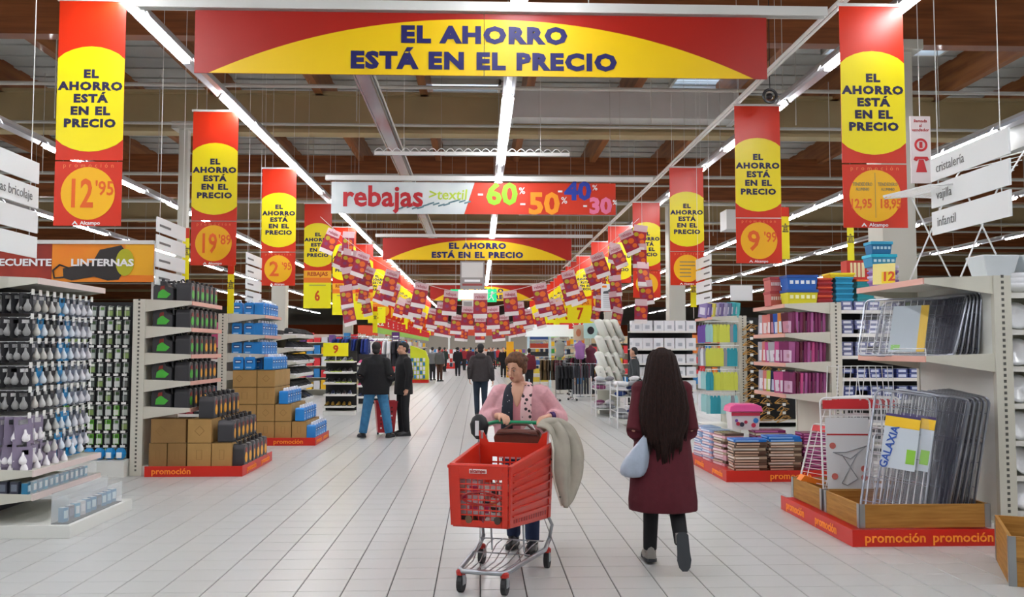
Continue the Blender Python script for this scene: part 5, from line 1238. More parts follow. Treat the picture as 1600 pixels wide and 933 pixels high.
def person(label, loc, rz, H, J, vox=.012, handcurl=.6, headrot=0, m=skin, nose=True, group=None):
    """J: joints in metres for a 1.70 m figure, local frame, front = -Y"""
    s = H/1.70; b = MB(); V = lambda p: Vector(p)*s
    lean = J.get('lean', 0); T = lambda z, y=0: y - lean*max(0, z-.95)
    for z, rx, ry in [(.84, .13, .09), (.92, .165, .11), (1.04, .145, .1), (1.18, .15, .105), (1.3, .17, .11), (1.4, .15, .09), (1.45, .08, .065)]: pass
    b.rings([ring(z*s, rx*s, ry*s, 0, T(z)*s, 16) for z, rx, ry in [(.84, .12, .09), (.92, .165, .11), (1.04, .145, .1), (1.18, .15, .105), (1.3, .17, .11), (1.4, .15, .09), (1.46, .07, .06)]], m)
    hc = Vector(J.get('head', (0, T(1.6)-.02, 1.6)))
    b.tube([V((0, T(1.4), 1.4)), V((hc.x*.6, T(1.48), 1.48)), V(hc+Vector((0, .02, -.06)))], [.06*s, .052*s, .052*s], m, n=10)
    hb = MB(); head(hb, (0, 0, 0), s, m, nose); Mx = Matrix.Translation(V(hc)) @ Matrix.Rotation(headrot, 4, 'Z') @ Matrix.Rotation(J.get('nod', 0), 4, 'X')
    b.add([Mx @ Vector(p) for p in hb.v], hb.f, m)
    for q in ('L', 'R'):
        sg = 1 if q == 'L' else -1
        sh = Vector((sg*.175, T(1.4), 1.4)); e = Vector(J['elb'+q]); w_ = Vector(J['wri'+q])
        b.tube([V(sh), V((sh+e)/2), V(e)], [.052*s, .046*s, .038*s], m, n=10); b.tube([V(e), V(e*.6+w_*.4), V(w_)], [.038*s, .036*s, .025*s], m, n=10)
        dd = Vector(J.get('hd'+q, (w_-e))); hand(b, V(w_), dd, J.get('pn'+q, (-sg, 0, 0)), m, s, handcurl, 1)
        hp = Vector((sg*.09, T(.9), .9)); k = Vector(J['kne'+q]); a = Vector(J['ank'+q]); t = Vector(J.get('toe'+q, a+Vector((0, -.17, -.05))))
        b.tube([V(hp), V((hp+k)/2), V(k)], [.085*s, .075*s, .055*s], m, n=10); b.tube([V(k), V(k*.65+a*.35), V(a)], [.054*s, .053*s, .034*s], m, n=10)
        hl = a + (a-t).normalized()*.05 + Vector((0, 0, 0)); b.tube([V(hl), V(a*.6+t*.4), V(a*.15+t*.85)], [.024*s, .03*s, .018*s], m, n=8)
    o = b.build('person', loc=loc, rz=rz, remesh=vox, smooth=True); tag(o, label, 'person', group)
    o['s'] = s; return o, s, V(hc), T
def trousers(o, s, J, m, vox=.012, r=(.1, .075, .062), name='trousers', hem=0.0):
    b = MB(); V = lambda p: Vector(p)*s
    b.rings([ring(z*s, rx*s, ry*s, 0, 0, 16) for z, rx, ry in [(.82, .12, .1), (.9, .175, .125), (1.02, .16, .115)]], m)
    for q in ('L', 'R'):
        sg = 1 if q == 'L' else -1; hp = Vector((sg*.09, 0, .9)); k = Vector(J['kne'+q]); a = Vector(J['ank'+q]) + Vector((0, 0, hem))
        b.tube([V(hp), V((hp+k)/2), V(k), V(k*.5+a*.5), V(a)], [r[0]*s, (r[0]+r[1])/2*s, r[1]*s, (r[1]+r[2])/2*s, r[2]*s], m, n=12)
    return b.build(name, o, remesh=vox, smooth=True)
def shoes(o, s, J, m, sole, w_=.048, up=.05):
    for q in ('L', 'R'):
        a = Vector(J['ank'+q]); t = Vector(J.get('toe'+q, a+Vector((0, -.17, -.05)))); d = (t-a); 
        f = d.copy(); f.z = 0 if abs(d.z) < .09 else d.z; f.normalize(); up_ = Vector((1, 0, 0)).cross(f)*1; 
        if up_.z < 0 and abs(d.z) < .09: up_ = -up_
        if abs(d.z) >= .09: up_ = Vector((0, -1, .25)); up_ = (up_ - f*up_.dot(f)).normalized()
        side = f.cross(up_).normalized()
        base = a - up_*(.065) - f*.07
        b = MB(); n = 12
        L = .27
        def sec(u, hw, hh, z0=0): c = base + f*u*L; return [((c + side*hw*cos(x) + up_*(z0 + hh*max(-.02, sin(x))))*s)[:] for x in [2*pi*i/n for i in range(n)]]
        b.rings([sec(-.02, .028, .05), sec(.05, w_*.85, .1), sec(.25, w_*.9, .105), sec(.45, w_*.95, .085), sec(.7, w_, .058), sec(.9, w_*.8, .045), sec(1.0, w_*.4, .03)], m)
        b.tube([(a-up_*.02)*s, (a+Vector((0, 0, up)))*s], [.05*s, .048*s], m, n=10)
        so = b.build('shoe', o, smooth=True)
        c = MB(); pts = []
        for u, hw in [(-.03, .025), (.05, w_*.88), (.25, w_*.9), (.5, w_*.92), (.72, w_*1.04), (.92, w_*.8), (1.02, w_*.35)]: pts.append((u, hw))
        top = [base+f*u*L+side*h for u, h in pts] + [base+f*u*L-side*h for u, h in pts[::-1]]
        c.rings([[(p-up_*.018)*s for p in top], [(p+up_*.008)*s for p in top]], sole); c.build('sole', so)
def coat(o, s, J, m, rows, T, vox=.012, sl=(.075, .065, .05), name='coat', fold=0, collar=None, extra=None, cuff=1.0):
    b = MB(); V = lambda p: Vector(p)*s
    b.rings([ring(z*s, rx*s, ry*s, x*s, (T(z)+y)*s, 28, f, 7, z*3) for z, rx, ry, x, y, f in [(r_ + (0,)*(6-len(r_))) for r_ in rows]], m)
    for q in ('L', 'R'):
        sg = 1 if q == 'L' else -1; sh = Vector((sg*.165, T(1.38), 1.38)); e = Vector(J['elb'+q]); w_ = e + (Vector(J['wri'+q])-e)*cuff
        b.tube([V(sh), V((sh+e)/2), V(e)], [sl[0]*s, (sl[0]+sl[1])/2*s, sl[1]*s], m, n=12); b.tube([V(e), V((e+w_)/2), V(w_)], [sl[1]*s, (sl[1]+sl[2])/2*s, sl[2]*s], m, n=12)
        b.ell(V(sh), (.08*s, .08*s, .07*s), m)
    if collar: b.tube([V((0, T(1.42)+.01, 1.42)), V((0, T(1.5)+.01, 1.5))], [collar*s, collar*.82*s], m, n=14)
    if extra: extra(b, V)
    return b.build(name, o, remesh=vox, smooth=True)
def hair_cap(o, s, hc, m, rot=0, grow=1.0, low=-.02, vox=.008, name='hair', tufts=()):
    b = MB(); c = Vector(hc); Mx = Matrix.Translation(c) @ Matrix.Rotation(rot, 4, 'Z')
    def E(p, r): b.ell(Mx @ (Vector(p)*s), tuple(x*s*grow for x in r), m, 14, 10)
    E((0, .03, .04), (.083, .092, .088)); E((0, .055, low), (.07, .062, .06))
    for p, r in tufts: E(p, r)
    return b.build(name, o, remesh=vox, smooth=True)
def face(o, s, hc, rot=0, nod=0, brow='#4a3020'):
    Mx = Matrix.Translation(hc) @ Matrix.Rotation(rot, 4, 'Z') @ Matrix.Rotation(nod, 4, 'X')
    for q in (-1, 1):
        b = MB(); b.ell(Mx @ Vector((q*.031*s, -.081*s, .0)), (.011*s, .004*s, .0042*s), eyew, 10, 6, rz=rot); e = b.build('eye', o, smooth=True)
        b = MB(); b.ell(Mx @ Vector((q*.031*s, -.0855*s, -.001)), (.0062*s, .004*s, .0052*s), eyem, 8, 6, rz=rot); b.build('iris', e, smooth=True)
        b = MB(); b.tube([Mx @ (Vector((q*.014, -.088, .006))*s), Mx @ (Vector((q*.031, -.089, .011))*s), Mx @ (Vector((q*.047, -.08, .004))*s)], .0025*s, mat('eyelid', '#8a5a48', .5), n=5); b.build('eyelid', e, smooth=True)
        b = MB(); b.tube([Mx @ (Vector((q*.013, -.089, .022))*s), Mx @ (Vector((q*.032, -.09, .03))*s), Mx @ (Vector((q*.052, -.078, .022))*s)], [.003*s, .004*s, .002*s], M(brow, .8), n=5); b.build('eyebrow', o)
    b = MB(); b.tube([Mx @ (Vector((-.024, -.086, -.062))*s), Mx @ (Vector((-.008, -.098, -.057))*s), Mx @ (Vector((.008, -.098, -.057))*s), Mx @ (Vector((.024, -.086, -.062))*s)], [.002*s, .0055*s, .0055*s, .002*s], lipm, n=6)
    b.tube([Mx @ (Vector((-.02, -.087, -.066))*s), Mx @ (Vector((0, -.097, -.07))*s), Mx @ (Vector((.02, -.087, -.066))*s)], [.002*s, .006*s, .002*s], lipm, n=6); b.build('lips', o, smooth=True)
stand = dict(elbL=(.23, .03, 1.13), elbR=(-.23, .03, 1.13), wriL=(.24, -.03, .88), wriR=(-.24, -.03, .88), kneL=(.1, -.01, .49), kneR=(-.1, -.01, .49), ankL=(.11, .02, .085), ankR=(-.11, .02, .085))
def J_(**k): d = dict(stand); d.update(k); return d
pocket = dict(elbL=(.27, .08, 1.12), elbR=(-.27, .08, 1.12), wriL=(.21, -.1, .95), wriR=(-.21, -.1, .95))
blkcoat = mat('black_wool', '#18181a', .9, noise=.2, nscale=20, bump=.3); blktr = mat('black_trousers', '#17171a', .85); jean = mat('blue_denim', '#2a6288', .85, noise=.25, nscale=9, col2='#3d7ea6', bump=.3); djean = mat('dark_denim', '#1f3040', .85, noise=.3, nscale=8); blks = mat('black_shoe', '#141416', .4); solem = mat('dark_sole', '#2a2a2c', .7)
hair_g = mat('dark_grey_hair', '#2b2826', .8, noise=.4, nscale=60, bump=.6); hair_b = mat('black_hair', '#141110', .6, noise=.3, nscale=60, bump=.6)
# --- man in jeans seen from behind
J = J_(**pocket); J.update(kneL=(.17, -.02, .48), ankL=(.23, .0, .085), kneR=(-.17, -.02, .48), ankR=(-.24, .0, .085), toeL=(.31, -.14, .03), toeR=(-.3, -.15, .03))
o, s, hc, T = person('man in a black coat and blue jeans seen from behind, left of the aisle', (-1.86, 16.2, 0), R(180), 1.70, J)
trousers(o, s, J, jean, r=(.11, .085, .075)); shoes(o, s, J, blks, solem)
coat(o, s, J, blkcoat, [(.78, .24, .15), (.9, .245, .155), (1.05, .24, .15), (1.2, .245, .15), (1.32, .225, .135), (1.41, .16, .1), (1.47, .09, .08)], T, collar=.095, sl=(.09, .08, .06))
hair_cap(o, s, hc, hair_g, grow=1.02, low=-.04)
# --- man facing him
J = J_(elbL=(.24, .02, 1.12), wriL=(.2, -.02, .86), elbR=(-.24, .0, 1.12), wriR=(-.22, -.2, 1.0))
o, s, hc, T = person('dark-haired man in a long black coat facing the man in jeans', (-1.4, 16.6, 0), R(-62), 1.70, J, vox=.009)
trousers(o, s, J, blktr); shoes(o, s, J, blks, solem)
coat(o, s, J, blkcoat, [(.76, .2, .17), (.9, .2, .165), (1.05, .19, .15), (1.2, .2, .15), (1.32, .205, .135), (1.41, .15, .1), (1.47, .08, .075)], T, collar=.08, sl=(.08, .07, .055))
hair_cap(o, s, hc, hair_b, tufts=[((0, -.04, .085), (.065, .05, .03))]); face(o, s, hc)
# --- red trolley basket between them
r = root('trolley_basket', 'red wheeled trolley basket standing between the two men on the left', 'shopping basket', (-1.74, 16.75, 0), R(12)); rp = mat('trolley_red', '#b81f2a', .35)
b = MB(); w0, w1, d0, d1, h0, h1 = .15, .2, .13, .18, .06, .62
def wall_slab(b, x0, y0, x1, y1, X0, Y0, X1, Y1): b.add([(x0, y0, h0), (x1, y1, h0), (X1, Y1, h1), (X0, Y0, h1)], [(0,1,2,3)], rp)
wall_slab(b, -w0, -d0, w0, -d0, -w1, -d1, w1, -d1); wall_slab(b, w0, -d0, w0, d0, w1, -d1, w1, d1); wall_slab(b, w0, d0, -w0, d0, w1, d1, -w1, d1); wall_slab(b, -w0, d0, -w0, -d0, -w1, d1, -w1, -d1)
b.add([(-w0, -d0, h0), (w0, -d0, h0), (w0, d0, h0), (-w0, d0, h0)], [(0,1,2,3)], rp); bo = b.build('basket_body', r); so_ = bo.modifiers.new('t', 'SOLIDIFY'); so_.thickness = .008
MB().tube([(-w1, -d1, h1), (w1, -d1, h1), (w1, d1, h1), (-w1, d1, h1)], .014, rp, closed=True, n=6).build('rim', r)
b = MB()
for i in range(6):
    for j in range(4): b.cb((-.1+j*.065, -d0-.012-(i*.075)*.09-.003, .14+i*.075), (.03, .004, .03), whitep if (i+j) % 3 == 0 else mat('dark_hole', '#5c1016', .6))
b.build('openings', r, kind='stuff')
for q in (-.13, .13): MB().tube([(q-.015, .13, .05), (q+.015, .13, .05)], .05, blackp, n=12).build('wheel', r)
MB().tube([(.08, .18, .6), (.08, .26, .92), (-.08, .26, .92), (-.08, .18, .6)], .01, blackp).build('handle', r)
MB().box(-.14, -.1, .4, .14, .1, .56, M('#e6e6e6')).build('bag_inside', r)
# --- man walking away in the middle
J = J_(elbL=(.25, .07, 1.14), elbR=(-.25, .06, 1.13), wriL=(.25, .0, .9), wriR=(-.28, .02, .86), kneL=(.09, -.06, .5), ankL=(.08, .02, .09), kneR=(-.09, .0, .48), ankR=(-.1, .1, .12), toeR=(-.1, -.04, .04))
grj = mat('charcoal_jacket', '#3a3536', .8, noise=.2, nscale=14, bump=.3)
o, s, hc, T = person('man in a charcoal hooded jacket walking away down the middle of the aisle', (.03, 20.8, 0), R(180), 1.70, J)
trousers(o, s, J, djean, r=(.095, .07, .055)); shoes(o, s, J, blks, solem)
coat(o, s, J, grj, [(.84, .2, .14), (.95, .215, .145), (1.1, .215, .145), (1.25, .235, .145), (1.34, .225, .13), (1.41, .15, .1), (1.47, .09, .08)], T, collar=.09, sl=(.082, .072, .05), extra=lambda b, V: b.ell(V((0, .07, 1.43)), (.13, .08, .08), grj))
hair_cap(o, s, hc, hair_b, grow=1.0, low=-.04)
# --- long-haired woman walking away
maroon = mat('maroon_wool', '#54121f', .9, noise=.12, nscale=25, bump=.25); longh = mat('long_dark_hair', '#2e1610', .7, spec=.25, noise=.5, nscale=40, stretch=(6, 6, .5), col2='#120806', bump=.5)
J = J_(elbL=(.225, .08, 1.06), elbR=(-.215, .05, 1.06), wriL=(.17, -.17, 1.0), wriR=(-.14, -.17, 1.0), kneL=(.08, -.09, .5), ankL=(.09, -.12, .1), toeL=(.1, -.29, .04), kneR=(-.1, .03, .47), ankR=(-.11, .22, .22), toeR=(-.115, .27, .05))
# facing away: local +x is screen left
o, s, hc, T = person('woman with long dark hair and maroon coat walking away', (1.36, 6.62, 0), R(176), 1.60, J, vox=.009)
trousers(o, s, J, blktr, r=(.085, .065, .055), vox=.009)
sh_g = mat('grey_suede', '#9a9690', .8, noise=.15, nscale=20); shoes(o, s, J, sh_g, mat('shoe_sole_grey', '#34383c', .8), w_=.05, up=.08)
coat(o, s, J, maroon, [(.44, .265, .2, 0, .03, .03), (.52, .268, .2, 0, .03, .03), (.66, .255, .185, 0, .02, .025), (.8, .245, .17, 0, .01, .015), (.95, .225, .155), (1.1, .205, .14), (1.25, .2, .13), (1.36, .19, .12), (1.43, .12, .09), (1.48, .07, .07)], T, vox=.009, sl=(.07, .068, .055), collar=.07, cuff=.9)
b = MB(); V = lambda p: Vector(p)*s
rows = [(1.71, .02, .02, 0), (1.69, .062, .06, 0), (1.64, .098, .095, 0), (1.55, .118, .105, .02), (1.46, .135, .1, .04), (1.36, .165, .085, .07), (1.24, .18, .07, .1), (1.12, .17, .062, .115), (1.02, .14, .055, .12), (.93, .095, .04, .12), (.86, .05, .025, .12)]
b.rings([ring(z*s, rx*s*1.0, ry*s, 0, (y+.015)*s, 40, .035, 17, z*2) for z, rx, ry, y in rows][::-1], longh); lh = b.build('long_hair', o, remesh=.007, smooth=True)
b = MB(); rw = rows
for i in range(64):
    a = pi*(-.12 + 1.24*i/63) + random.uniform(-.03, .03); pts = []; st = random.uniform(-.02, .05)
    for j, (z, rx, ry, y) in enumerate(rw[1:]):
        if z < .9 + abs(a-pi/2)*.1 - st: break
        q = 1.02 + .03*sin(j*1.3+i)
        pts.append(Vector((rx*q*cos(a), ry*q*sin(a)+y+.015, z - (.05+st if j == len(rw)-2 else 0)))*s)
    pts.append(pts[-1]+Vector((-.01*cos(a), .0, -.07-random.uniform(0, .06))))
    b.tube(pts, [.007] + [.011]*(len(pts)-2) + [.003], longh, n=5)
b.build('hair_strands', lh, smooth=True, kind='stuff')
bagm = mat('pale_blue_plastic_bag', '#b4c2d4', .3, alpha=.9, noise=.2, nscale=12, bump=.6)
b = MB(); b.rings([ring(z, rx, ry, x, 0, 16, .12, 5, z*9) for z, rx, ry, x in [(0, .06, .04, -.02), (.04, .11, .07, -.02), (.12, .1, .07, .0), (.2, .07, .05, .03), (.27, .035, .03, .06), (.32, .015, .015, .08)]], bagm)
bo = b.build('plastic_bag', loc=(1.14, 6.5, .66), smooth=True, sub=1); tag(bo, 'pale blue plastic bag hanging from the hand of the woman in the maroon coat', 'bag')
# --- distant people
def far_person(label, x, y, rz, coatc, legc, H=1.68, hairm=hair_b, walk=.08, hem=.85, wide=.2):
    J = J_(kneL=(.09, -walk*.4, .49), ankL=(.09, -walk, .09), kneR=(-.09, walk*.3, .49), ankR=(-.09, walk*1.4, .1))
    o, s, hc, T = person(label, (x, y, 0), rz, H, J, vox=.022, nose=False)
    trousers(o, s, J, M(legc, .9), vox=.022); shoes(o, s, J, blks, solem)
    coat(o, s, J, M(coatc, .9), [(hem, wide, .14), (1.0, wide, .14), (1.2, wide+.01, .14), (1.34, wide, .13), (1.42, .13, .09)], T, vox=.022, collar=.08)
    hair_cap(o, s, hc, hairm, vox=.02); return o
far_person('person in a grey jacket and brown trousers standing left beyond the lime stand', -1.92, 43.5, R(150), '#5c5c60', '#4a2c26', walk=0)
far_person('second person in grey at the left, half behind the one in brown trousers', -2.35, 45, R(160), '#77787c', '#2a2a2e', walk=0)
far_person('small dark figure walking away far down the aisle, left of centre', -1.25, 52, R(180), '#17181c', '#1b1c22')
far_person('person in a maroon coat far down the aisle behind the man in charcoal', -.55, 58, R(170), '#5c1c2c', '#1e1e24')
far_person('dark-suited man walking toward the camera in the far aisle', 1.35, 50, R(0), '#15161a', '#15161a')
far_person('person in a dark coat far down the aisle, left of the dark-suited man', .75, 60, R(10), '#2c2a2c', '#24262c')
far_person('person in a light top far down the aisle', .35, 66, R(0), '#b8a8a0', '#30323a')
far_person('far-off person in black beside the yellow pillar', 1.75, 57, R(185), '#16161a', '#20222a')
far_person('distant person in red at the left of the far aisle', -1.1, 66, R(160), '#8c2028', '#22242a')
far_person('distant person in tan near the end of the aisle', .1, 72, R(20), '#8a7458', '#2c2c34')
far_person('distant person in navy near the end of the aisle', -1.9, 74, R(175), '#222c48', '#1c1e26')
far_person('person in maroon behind the woman with the cart', 1.9, 34, R(180), '#6c2030', '#1f1f24', H=1.6)
far_person('dark-haired shopper in a grey jacket among the bedding tables', 3.58, 20.55, R(-100), '#3f4446', '#20232a', H=1.62, walk=0, wide=.17)

for i, (x, y, c, l, t) in enumerate([(-.9, 79, '#16161a', '#1c1c22', 'black'), (1.1, 70, '#3a4a6a', '#1c1c22', 'blue'), (-.2, 62, '#20202a', '#2c2c34', 'dark'), (2.2, 66, '#7c7468', '#2a2a2e', 'beige'), (-2.4, 62, '#2c3a34', '#1c1c22', 'dark green'), (1.6, 77, '#b0282c', '#22242a', 'bright red'), (.9, 84, '#c8c4bc', '#3a3c44', 'cream'), (-1.6, 85, '#4a3a52', '#1c1c22', 'violet')]):
    far_person('tiny distant shopper in %s near the end of the aisle' % t, x, y, R(40*i), c, l)
# ================================================================ the red shopping cart
cr = mat('cart_red_plastic', '#d2301c', .32, noise=.05, nscale=5); cr2 = mat('cart_dark_red', '#9c1c18', .4)
galv = mat('cart_zinc', '#aeb3b8', .3, metal=.85); green = mat('cart_handle_green', '#0c8a5c', .3); tyre = mat('cart_tyre', '#232325', .6)
CX, CY, CR_ = .15, 6.32, R(-17.5)
r = root('shopping_cart', 'red plastic shopping cart with grey frame pushed by the woman in pink', 'shopping cart', (CX, CY, 0), CR_)
FT, FB, RT, RB = [(-.197, -.5, .84), (.197, -.5, .84)], [(-.187, -.47, .445), (.187, -.47, .445)], [(-.27, .45, .905), (.27, .45, .905)], [(-.25, .42, .36), (.25, .42, .36)]
def bil(A, B, C, D, u, v): A, B, C, D = map(Vector, (A, B, C, D)); return A*(1-u)*(1-v) + B*u*(1-v) + C*u*v + D*(1-u)*v
def slab(b, Q, u0, u1, v0, v1, th, m, off=0):
    n = (Vector(Q[1])-Vector(Q[0])).cross(Vector(Q[3])-Vector(Q[0])).normalized(); P = [bil(*Q, u, v) for u, v in ((u0, v0), (u1, v0), (u1, v1), (u0, v1))]
    b.add([p+n*(off+th) for p in P] + [p+n*off for p in P], [(0,1,2,3),(7,6,5,4),(0,4,5,1),(1,5,6,2),(2,6,7,3),(3,7,4,0)], m)
F = (FB[0], FB[1], FT[1], FT[0])         # outward normal -y
b = MB(); slab(b, F, 0, .16, 0, 1, .012, cr); slab(b, F, .9, 1, 0, 1, .012, cr); slab(b, F, .16, .9, 0, .1, .012, cr); slab(b, F, .16, .9, .78, 1, .012, cr)
for i in range(1, 7): slab(b, F, .16+i*.74/7-.009, .16+i*.74/7+.009, .1, .78, .008, cr)
for i in range(1, 8): slab(b, F, .16, .9, .1+i*.085-.011, .1+i*.085+.011, .01, cr)
b.build('front_grille', r, bevel=.003)
b = MB(); P = []
for i in range(20):
    a = 2*pi*i/20; P.append(bil(*F, .53+.34*cos(a)*(1 if abs(cos(a)) < .9 else 1), .47+.1*sin(a)) + Vector((0, -.014, 0)))
b.tube(P, .006, cr2, closed=True, n=5); b.build('oval_frame', r)
pl = MB(); slab(pl, F, .34, .64, .88, .95, .004, M('#f0e8e6'), .012); po = pl.build('name_plate', r)
text('alcampo', M('#b82a20'), .032, bil(*F, .49, .915)+Vector((0, -.0185, 0)), r, bold=.0008)
for sd, Q in (('R', (FB[1], RB[1], RT[1], FT[1])), ('L', (RB[0], FB[0], FT[0], RT[0]))):
    b = MB(); slab(b, Q, 0, 1, 0, 1, .008, cr)
    for i in range(7): slab(b, Q, .05, .96, .16+i*.11, .18+i*.11, .02, cr, .006)
    slab(b, Q, 0, 1, .95, 1, .03, cr, -.008); slab(b, Q, 0, .05, 0, 1, .016, cr); slab(b, Q, .93, 1, 0, 1, .016, cr)
    w_ = b.build('side_wall', r, bevel=.003)
    b = MB()
    for i in range(14): slab(b, Q, .1+i*.058, .13+i*.058, .05, .11, .002, cr2, .008)
    b.build('slots', w_, kind='stuff')
    MB().tube([bil(*Q, .5, .97)+Vector((0, 0, .005)), bil(*Q, .5, .97)+Vector((0, 0, .006))], .001, cr, n=4).v
b = MB(); slab(b, (FB[0], RB[0], RB[1], FB[1]), 0, 1, 0, 1, .008, cr); b.build('basket_floor', r)
MB().tube([FT[0], FT[1]], .014, cr, n=6).build('front_rim', r)
# hinged rear wall with raised corners and a small grid
yb = .33
b = MB()
pts = [(-.25, .42), (.25, .42), (.262, .99), (.225, .975), (.19, .905), (-.19, .905), (-.225, .975), (-.262, .99)]
b.prism(pts[:2] + [(.256, .78), (-.256, .78)], 'y', yb, yb+.01, cr) if 0 else None
b.prism([(-.25, .42), (.25, .42), (.252, .6), (-.252, .6)], 'y', yb, yb+.012, cr); b.prism([(-.252, .8), (.252, .8), (.262, .99), (.225, .975), (.19, .905), (-.19, .905), (-.225, .975), (-.262, .99)], 'y', yb, yb+.012, cr)
b.prism([(-.252, .6), (-.16, .6), (-.16, .8), (-.252, .8)], 'y', yb, yb+.012, cr); b.prism([(.16, .6), (.252, .6), (.252, .8), (.16, .8)], 'y', yb, yb+.012, cr)
for i in range(1, 7): b.box(-.16+i*.32/7-.006, yb, .6, -.16+i*.32/7+.006, yb+.01, .8, cr)
for i in range(1, 5): b.box(-.16, yb, .6+i*.04-.006, .16, yb+.01, .6+i*.04+.006, cr)
b.build('rear_flap', r)
# steel frame
b = MB(); zc = .145
b.tube([(-.255, .42, .2), (-.25, .3, zc), (-.165, -.4, zc), (-.13, -.445, zc), (.13, -.445, zc), (.165, -.4, zc), (.25, .3, zc), (.255, .42, .2)], .017, galv, n=8); b.build('chassis', r, smooth=True)
for q in (-1, 1):
    MB().tube([(q*.255, .42, .2), (q*.27, .44, .3), (q*.235, .4, .4), (q*.25, .46, .6), (q*.27, .52, .95), (q*.265, .56, 1.02)], .013, galv, n=8).build('upright', r, smooth=True)
    MB().tube([(q*.12, .2, zc), (q*.12, .16, .42)], .008, galv, n=6).build('strut', r)
b = MB()
for i in range(7):
    x = -.15+i*.05; b.tube([(x*.85, -.43, zc+.005), (x, -.15, zc-.0), (x*1.3, .12, zc+.06), (x*1.35, .3, zc+.06)], .004, galv, n=5)
b.tube([(-.24, .3, zc+.06), (.24, .3, zc+.06)], .005, galv, n=5).tube([(-.21, .02, zc+.02), (.21, .02, zc+.02)], .005, galv, n=5); b.build('lower_rack', r, kind='stuff')
for x, y in ((-.15, -.42), (.15, -.42), (-.25, .36), (.25, .36)):
    b = MB(); b.lathe([(.03, .115), (.032, .14), (.02, .15)], M('#b8281e', .4), (x, y, 0), 10); c_ = b.build('caster', r)
    MB().box(x-.024, y-.02, .05, x-.018, y+.035, .125, galv).box(x+.018, y-.02, .05, x+.024, y+.035, .125, galv).box(x-.024, y-.02, .115, x+.024, y+.035, .125, galv).build('fork', c_)
    MB().tube([(x-.016, y+.012, .06), (x+.016, y+.012, .06)], .06, tyre, n=18).build('wheel', c_)
MB().tube([(-.265, .56, 1.02), (-.2, .575, 1.035), (.2, .575, 1.035), (.265, .56, 1.02)], .015, green, n=10).build('handle', r, smooth=True)
# coordinates of the cart for the things that ride on it
CM = Matrix.Translation((CX, CY, 0)) @ Matrix.Rotation(CR_, 4, 'Z')
def on(x, y, z): return tuple(CM @ Vector((x, y, z)))
# groceries
gl = [(-.09, -.38, .455, .16, .1, .28, '#efe4ea', 'pink and white carton upright behind the grille'), (.06, -.4, .455, .13, .08, .26, '#f2f0ef', 'white carton with pink print behind the grille'), (.0, -.3, .455, .1, .1, .2, '#b8772a', 'amber packet in the middle of the cart'),
      (-.08, -.22, .45, .14, .12, .2, '#6c2430', 'dark red packet in the cart'), (.1, -.2, .45, .12, .14, .22, '#e8dcc8', 'cream box in the cart'), (-.02, -.05, .43, .2, .14, .18, '#3c2a24', 'brown packet in the rear of the cart')]
for i, (x, y, z, w_, d_, h, c, l) in enumerate(gl):
    b = MB(); b.box(-w_/2, -d_/2, 0, w_/2, d_/2, h, M(c, .4))
    for k in range(12): b.cb((random.uniform(-.4, .4)*w_, -d_/2-.004, random.uniform(.08, .92)*h), (random.uniform(.02, .05), .003, random.uniform(.01, .04)), M(random.choice(['#c9346a', '#f4f2f0', '#3a2a24', '#d8a83a', '#b83a30']), .4))
    pc = ['#c9346a', '#2f2a2e', '#d8b04a', '#3c6c9c', '#c9346a', '#8a5a3a'][i]
    for k in range(4): b.box(-w_*.42+(k % 2)*w_*.45, -d_/2-.003, h*.08+k*h*.22, -w_*.05+(k % 2)*w_*.45, -d_/2, h*.08+k*h*.22+h*.13, M(pc, .4))
    o = b.build('grocery_pack', loc=on(x, y, z), rz=CR_+R(random.uniform(-12, 12)), bevel=.004); tag(o, l, 'grocery')
for i in range(5):
    o = MB().tube([(-.05, 0, 0), (.05, 0, 0)], .026, M(['#2c2a30', '#6a5038', '#6e2430', '#c9c4c0', '#40302a'][i], .3), n=10).build('small_jar', loc=on(-.13+i*.065, -.44, .49+.0*i), rz=R(60*i)); tag(o, ['black', 'tan', 'dark red', 'pale grey', 'brown'][i] + ' small jar lying low behind the cart grille', 'grocery')
o = MB().box(-.15, -.1, 0, .15, .1, .03, M('#eadfe4', .3)).box(-.1, -.103, .005, .08, -.1, .024, M('#c9346a')).build('flat_carton', loc=on(-.02, -.36, .745), rz=CR_+R(4)); tag(o, 'flat pale pink carton lying on top of the goods in the cart', 'grocery')
# brown handbag in the child seat
leather = mat('brown_leather', '#6b3020', .4, noise=.3, nscale=12, bump=.3)
r2 = root('handbag', 'brown leather handbag in the child seat of the cart', 'handbag', on(.02, .42, .86), CR_)
MB().prism([(-.17, 0), (.17, 0), (.185, .08), (.15, .135), (-.15, .135), (-.185, .08)], 'y', -.05, .05, leather).build('bag_body', r2, bevel=.015)
MB().tube([(-.16, -.055, .1), (0, -.06, .115), (.16, -.055, .1)], .006, M('#3c1a12'), n=5).build('zip', r2); MB().tube([(-.12, 0, .13), (-.06, .03, .17), (.06, .03, .17), (.12, 0, .13)], .009, M('#4a2016'), n=6).build('strap', r2)
tag(MB().prism([(-.05, 0), (.05, 0), (.02, .05), (-.01, .045)], 'y', -.01, .01, whitep).build('tissue', loc=on(.09, .47, .985), rz=CR_), 'white paper tissue poking out over the handbag', 'tissue')
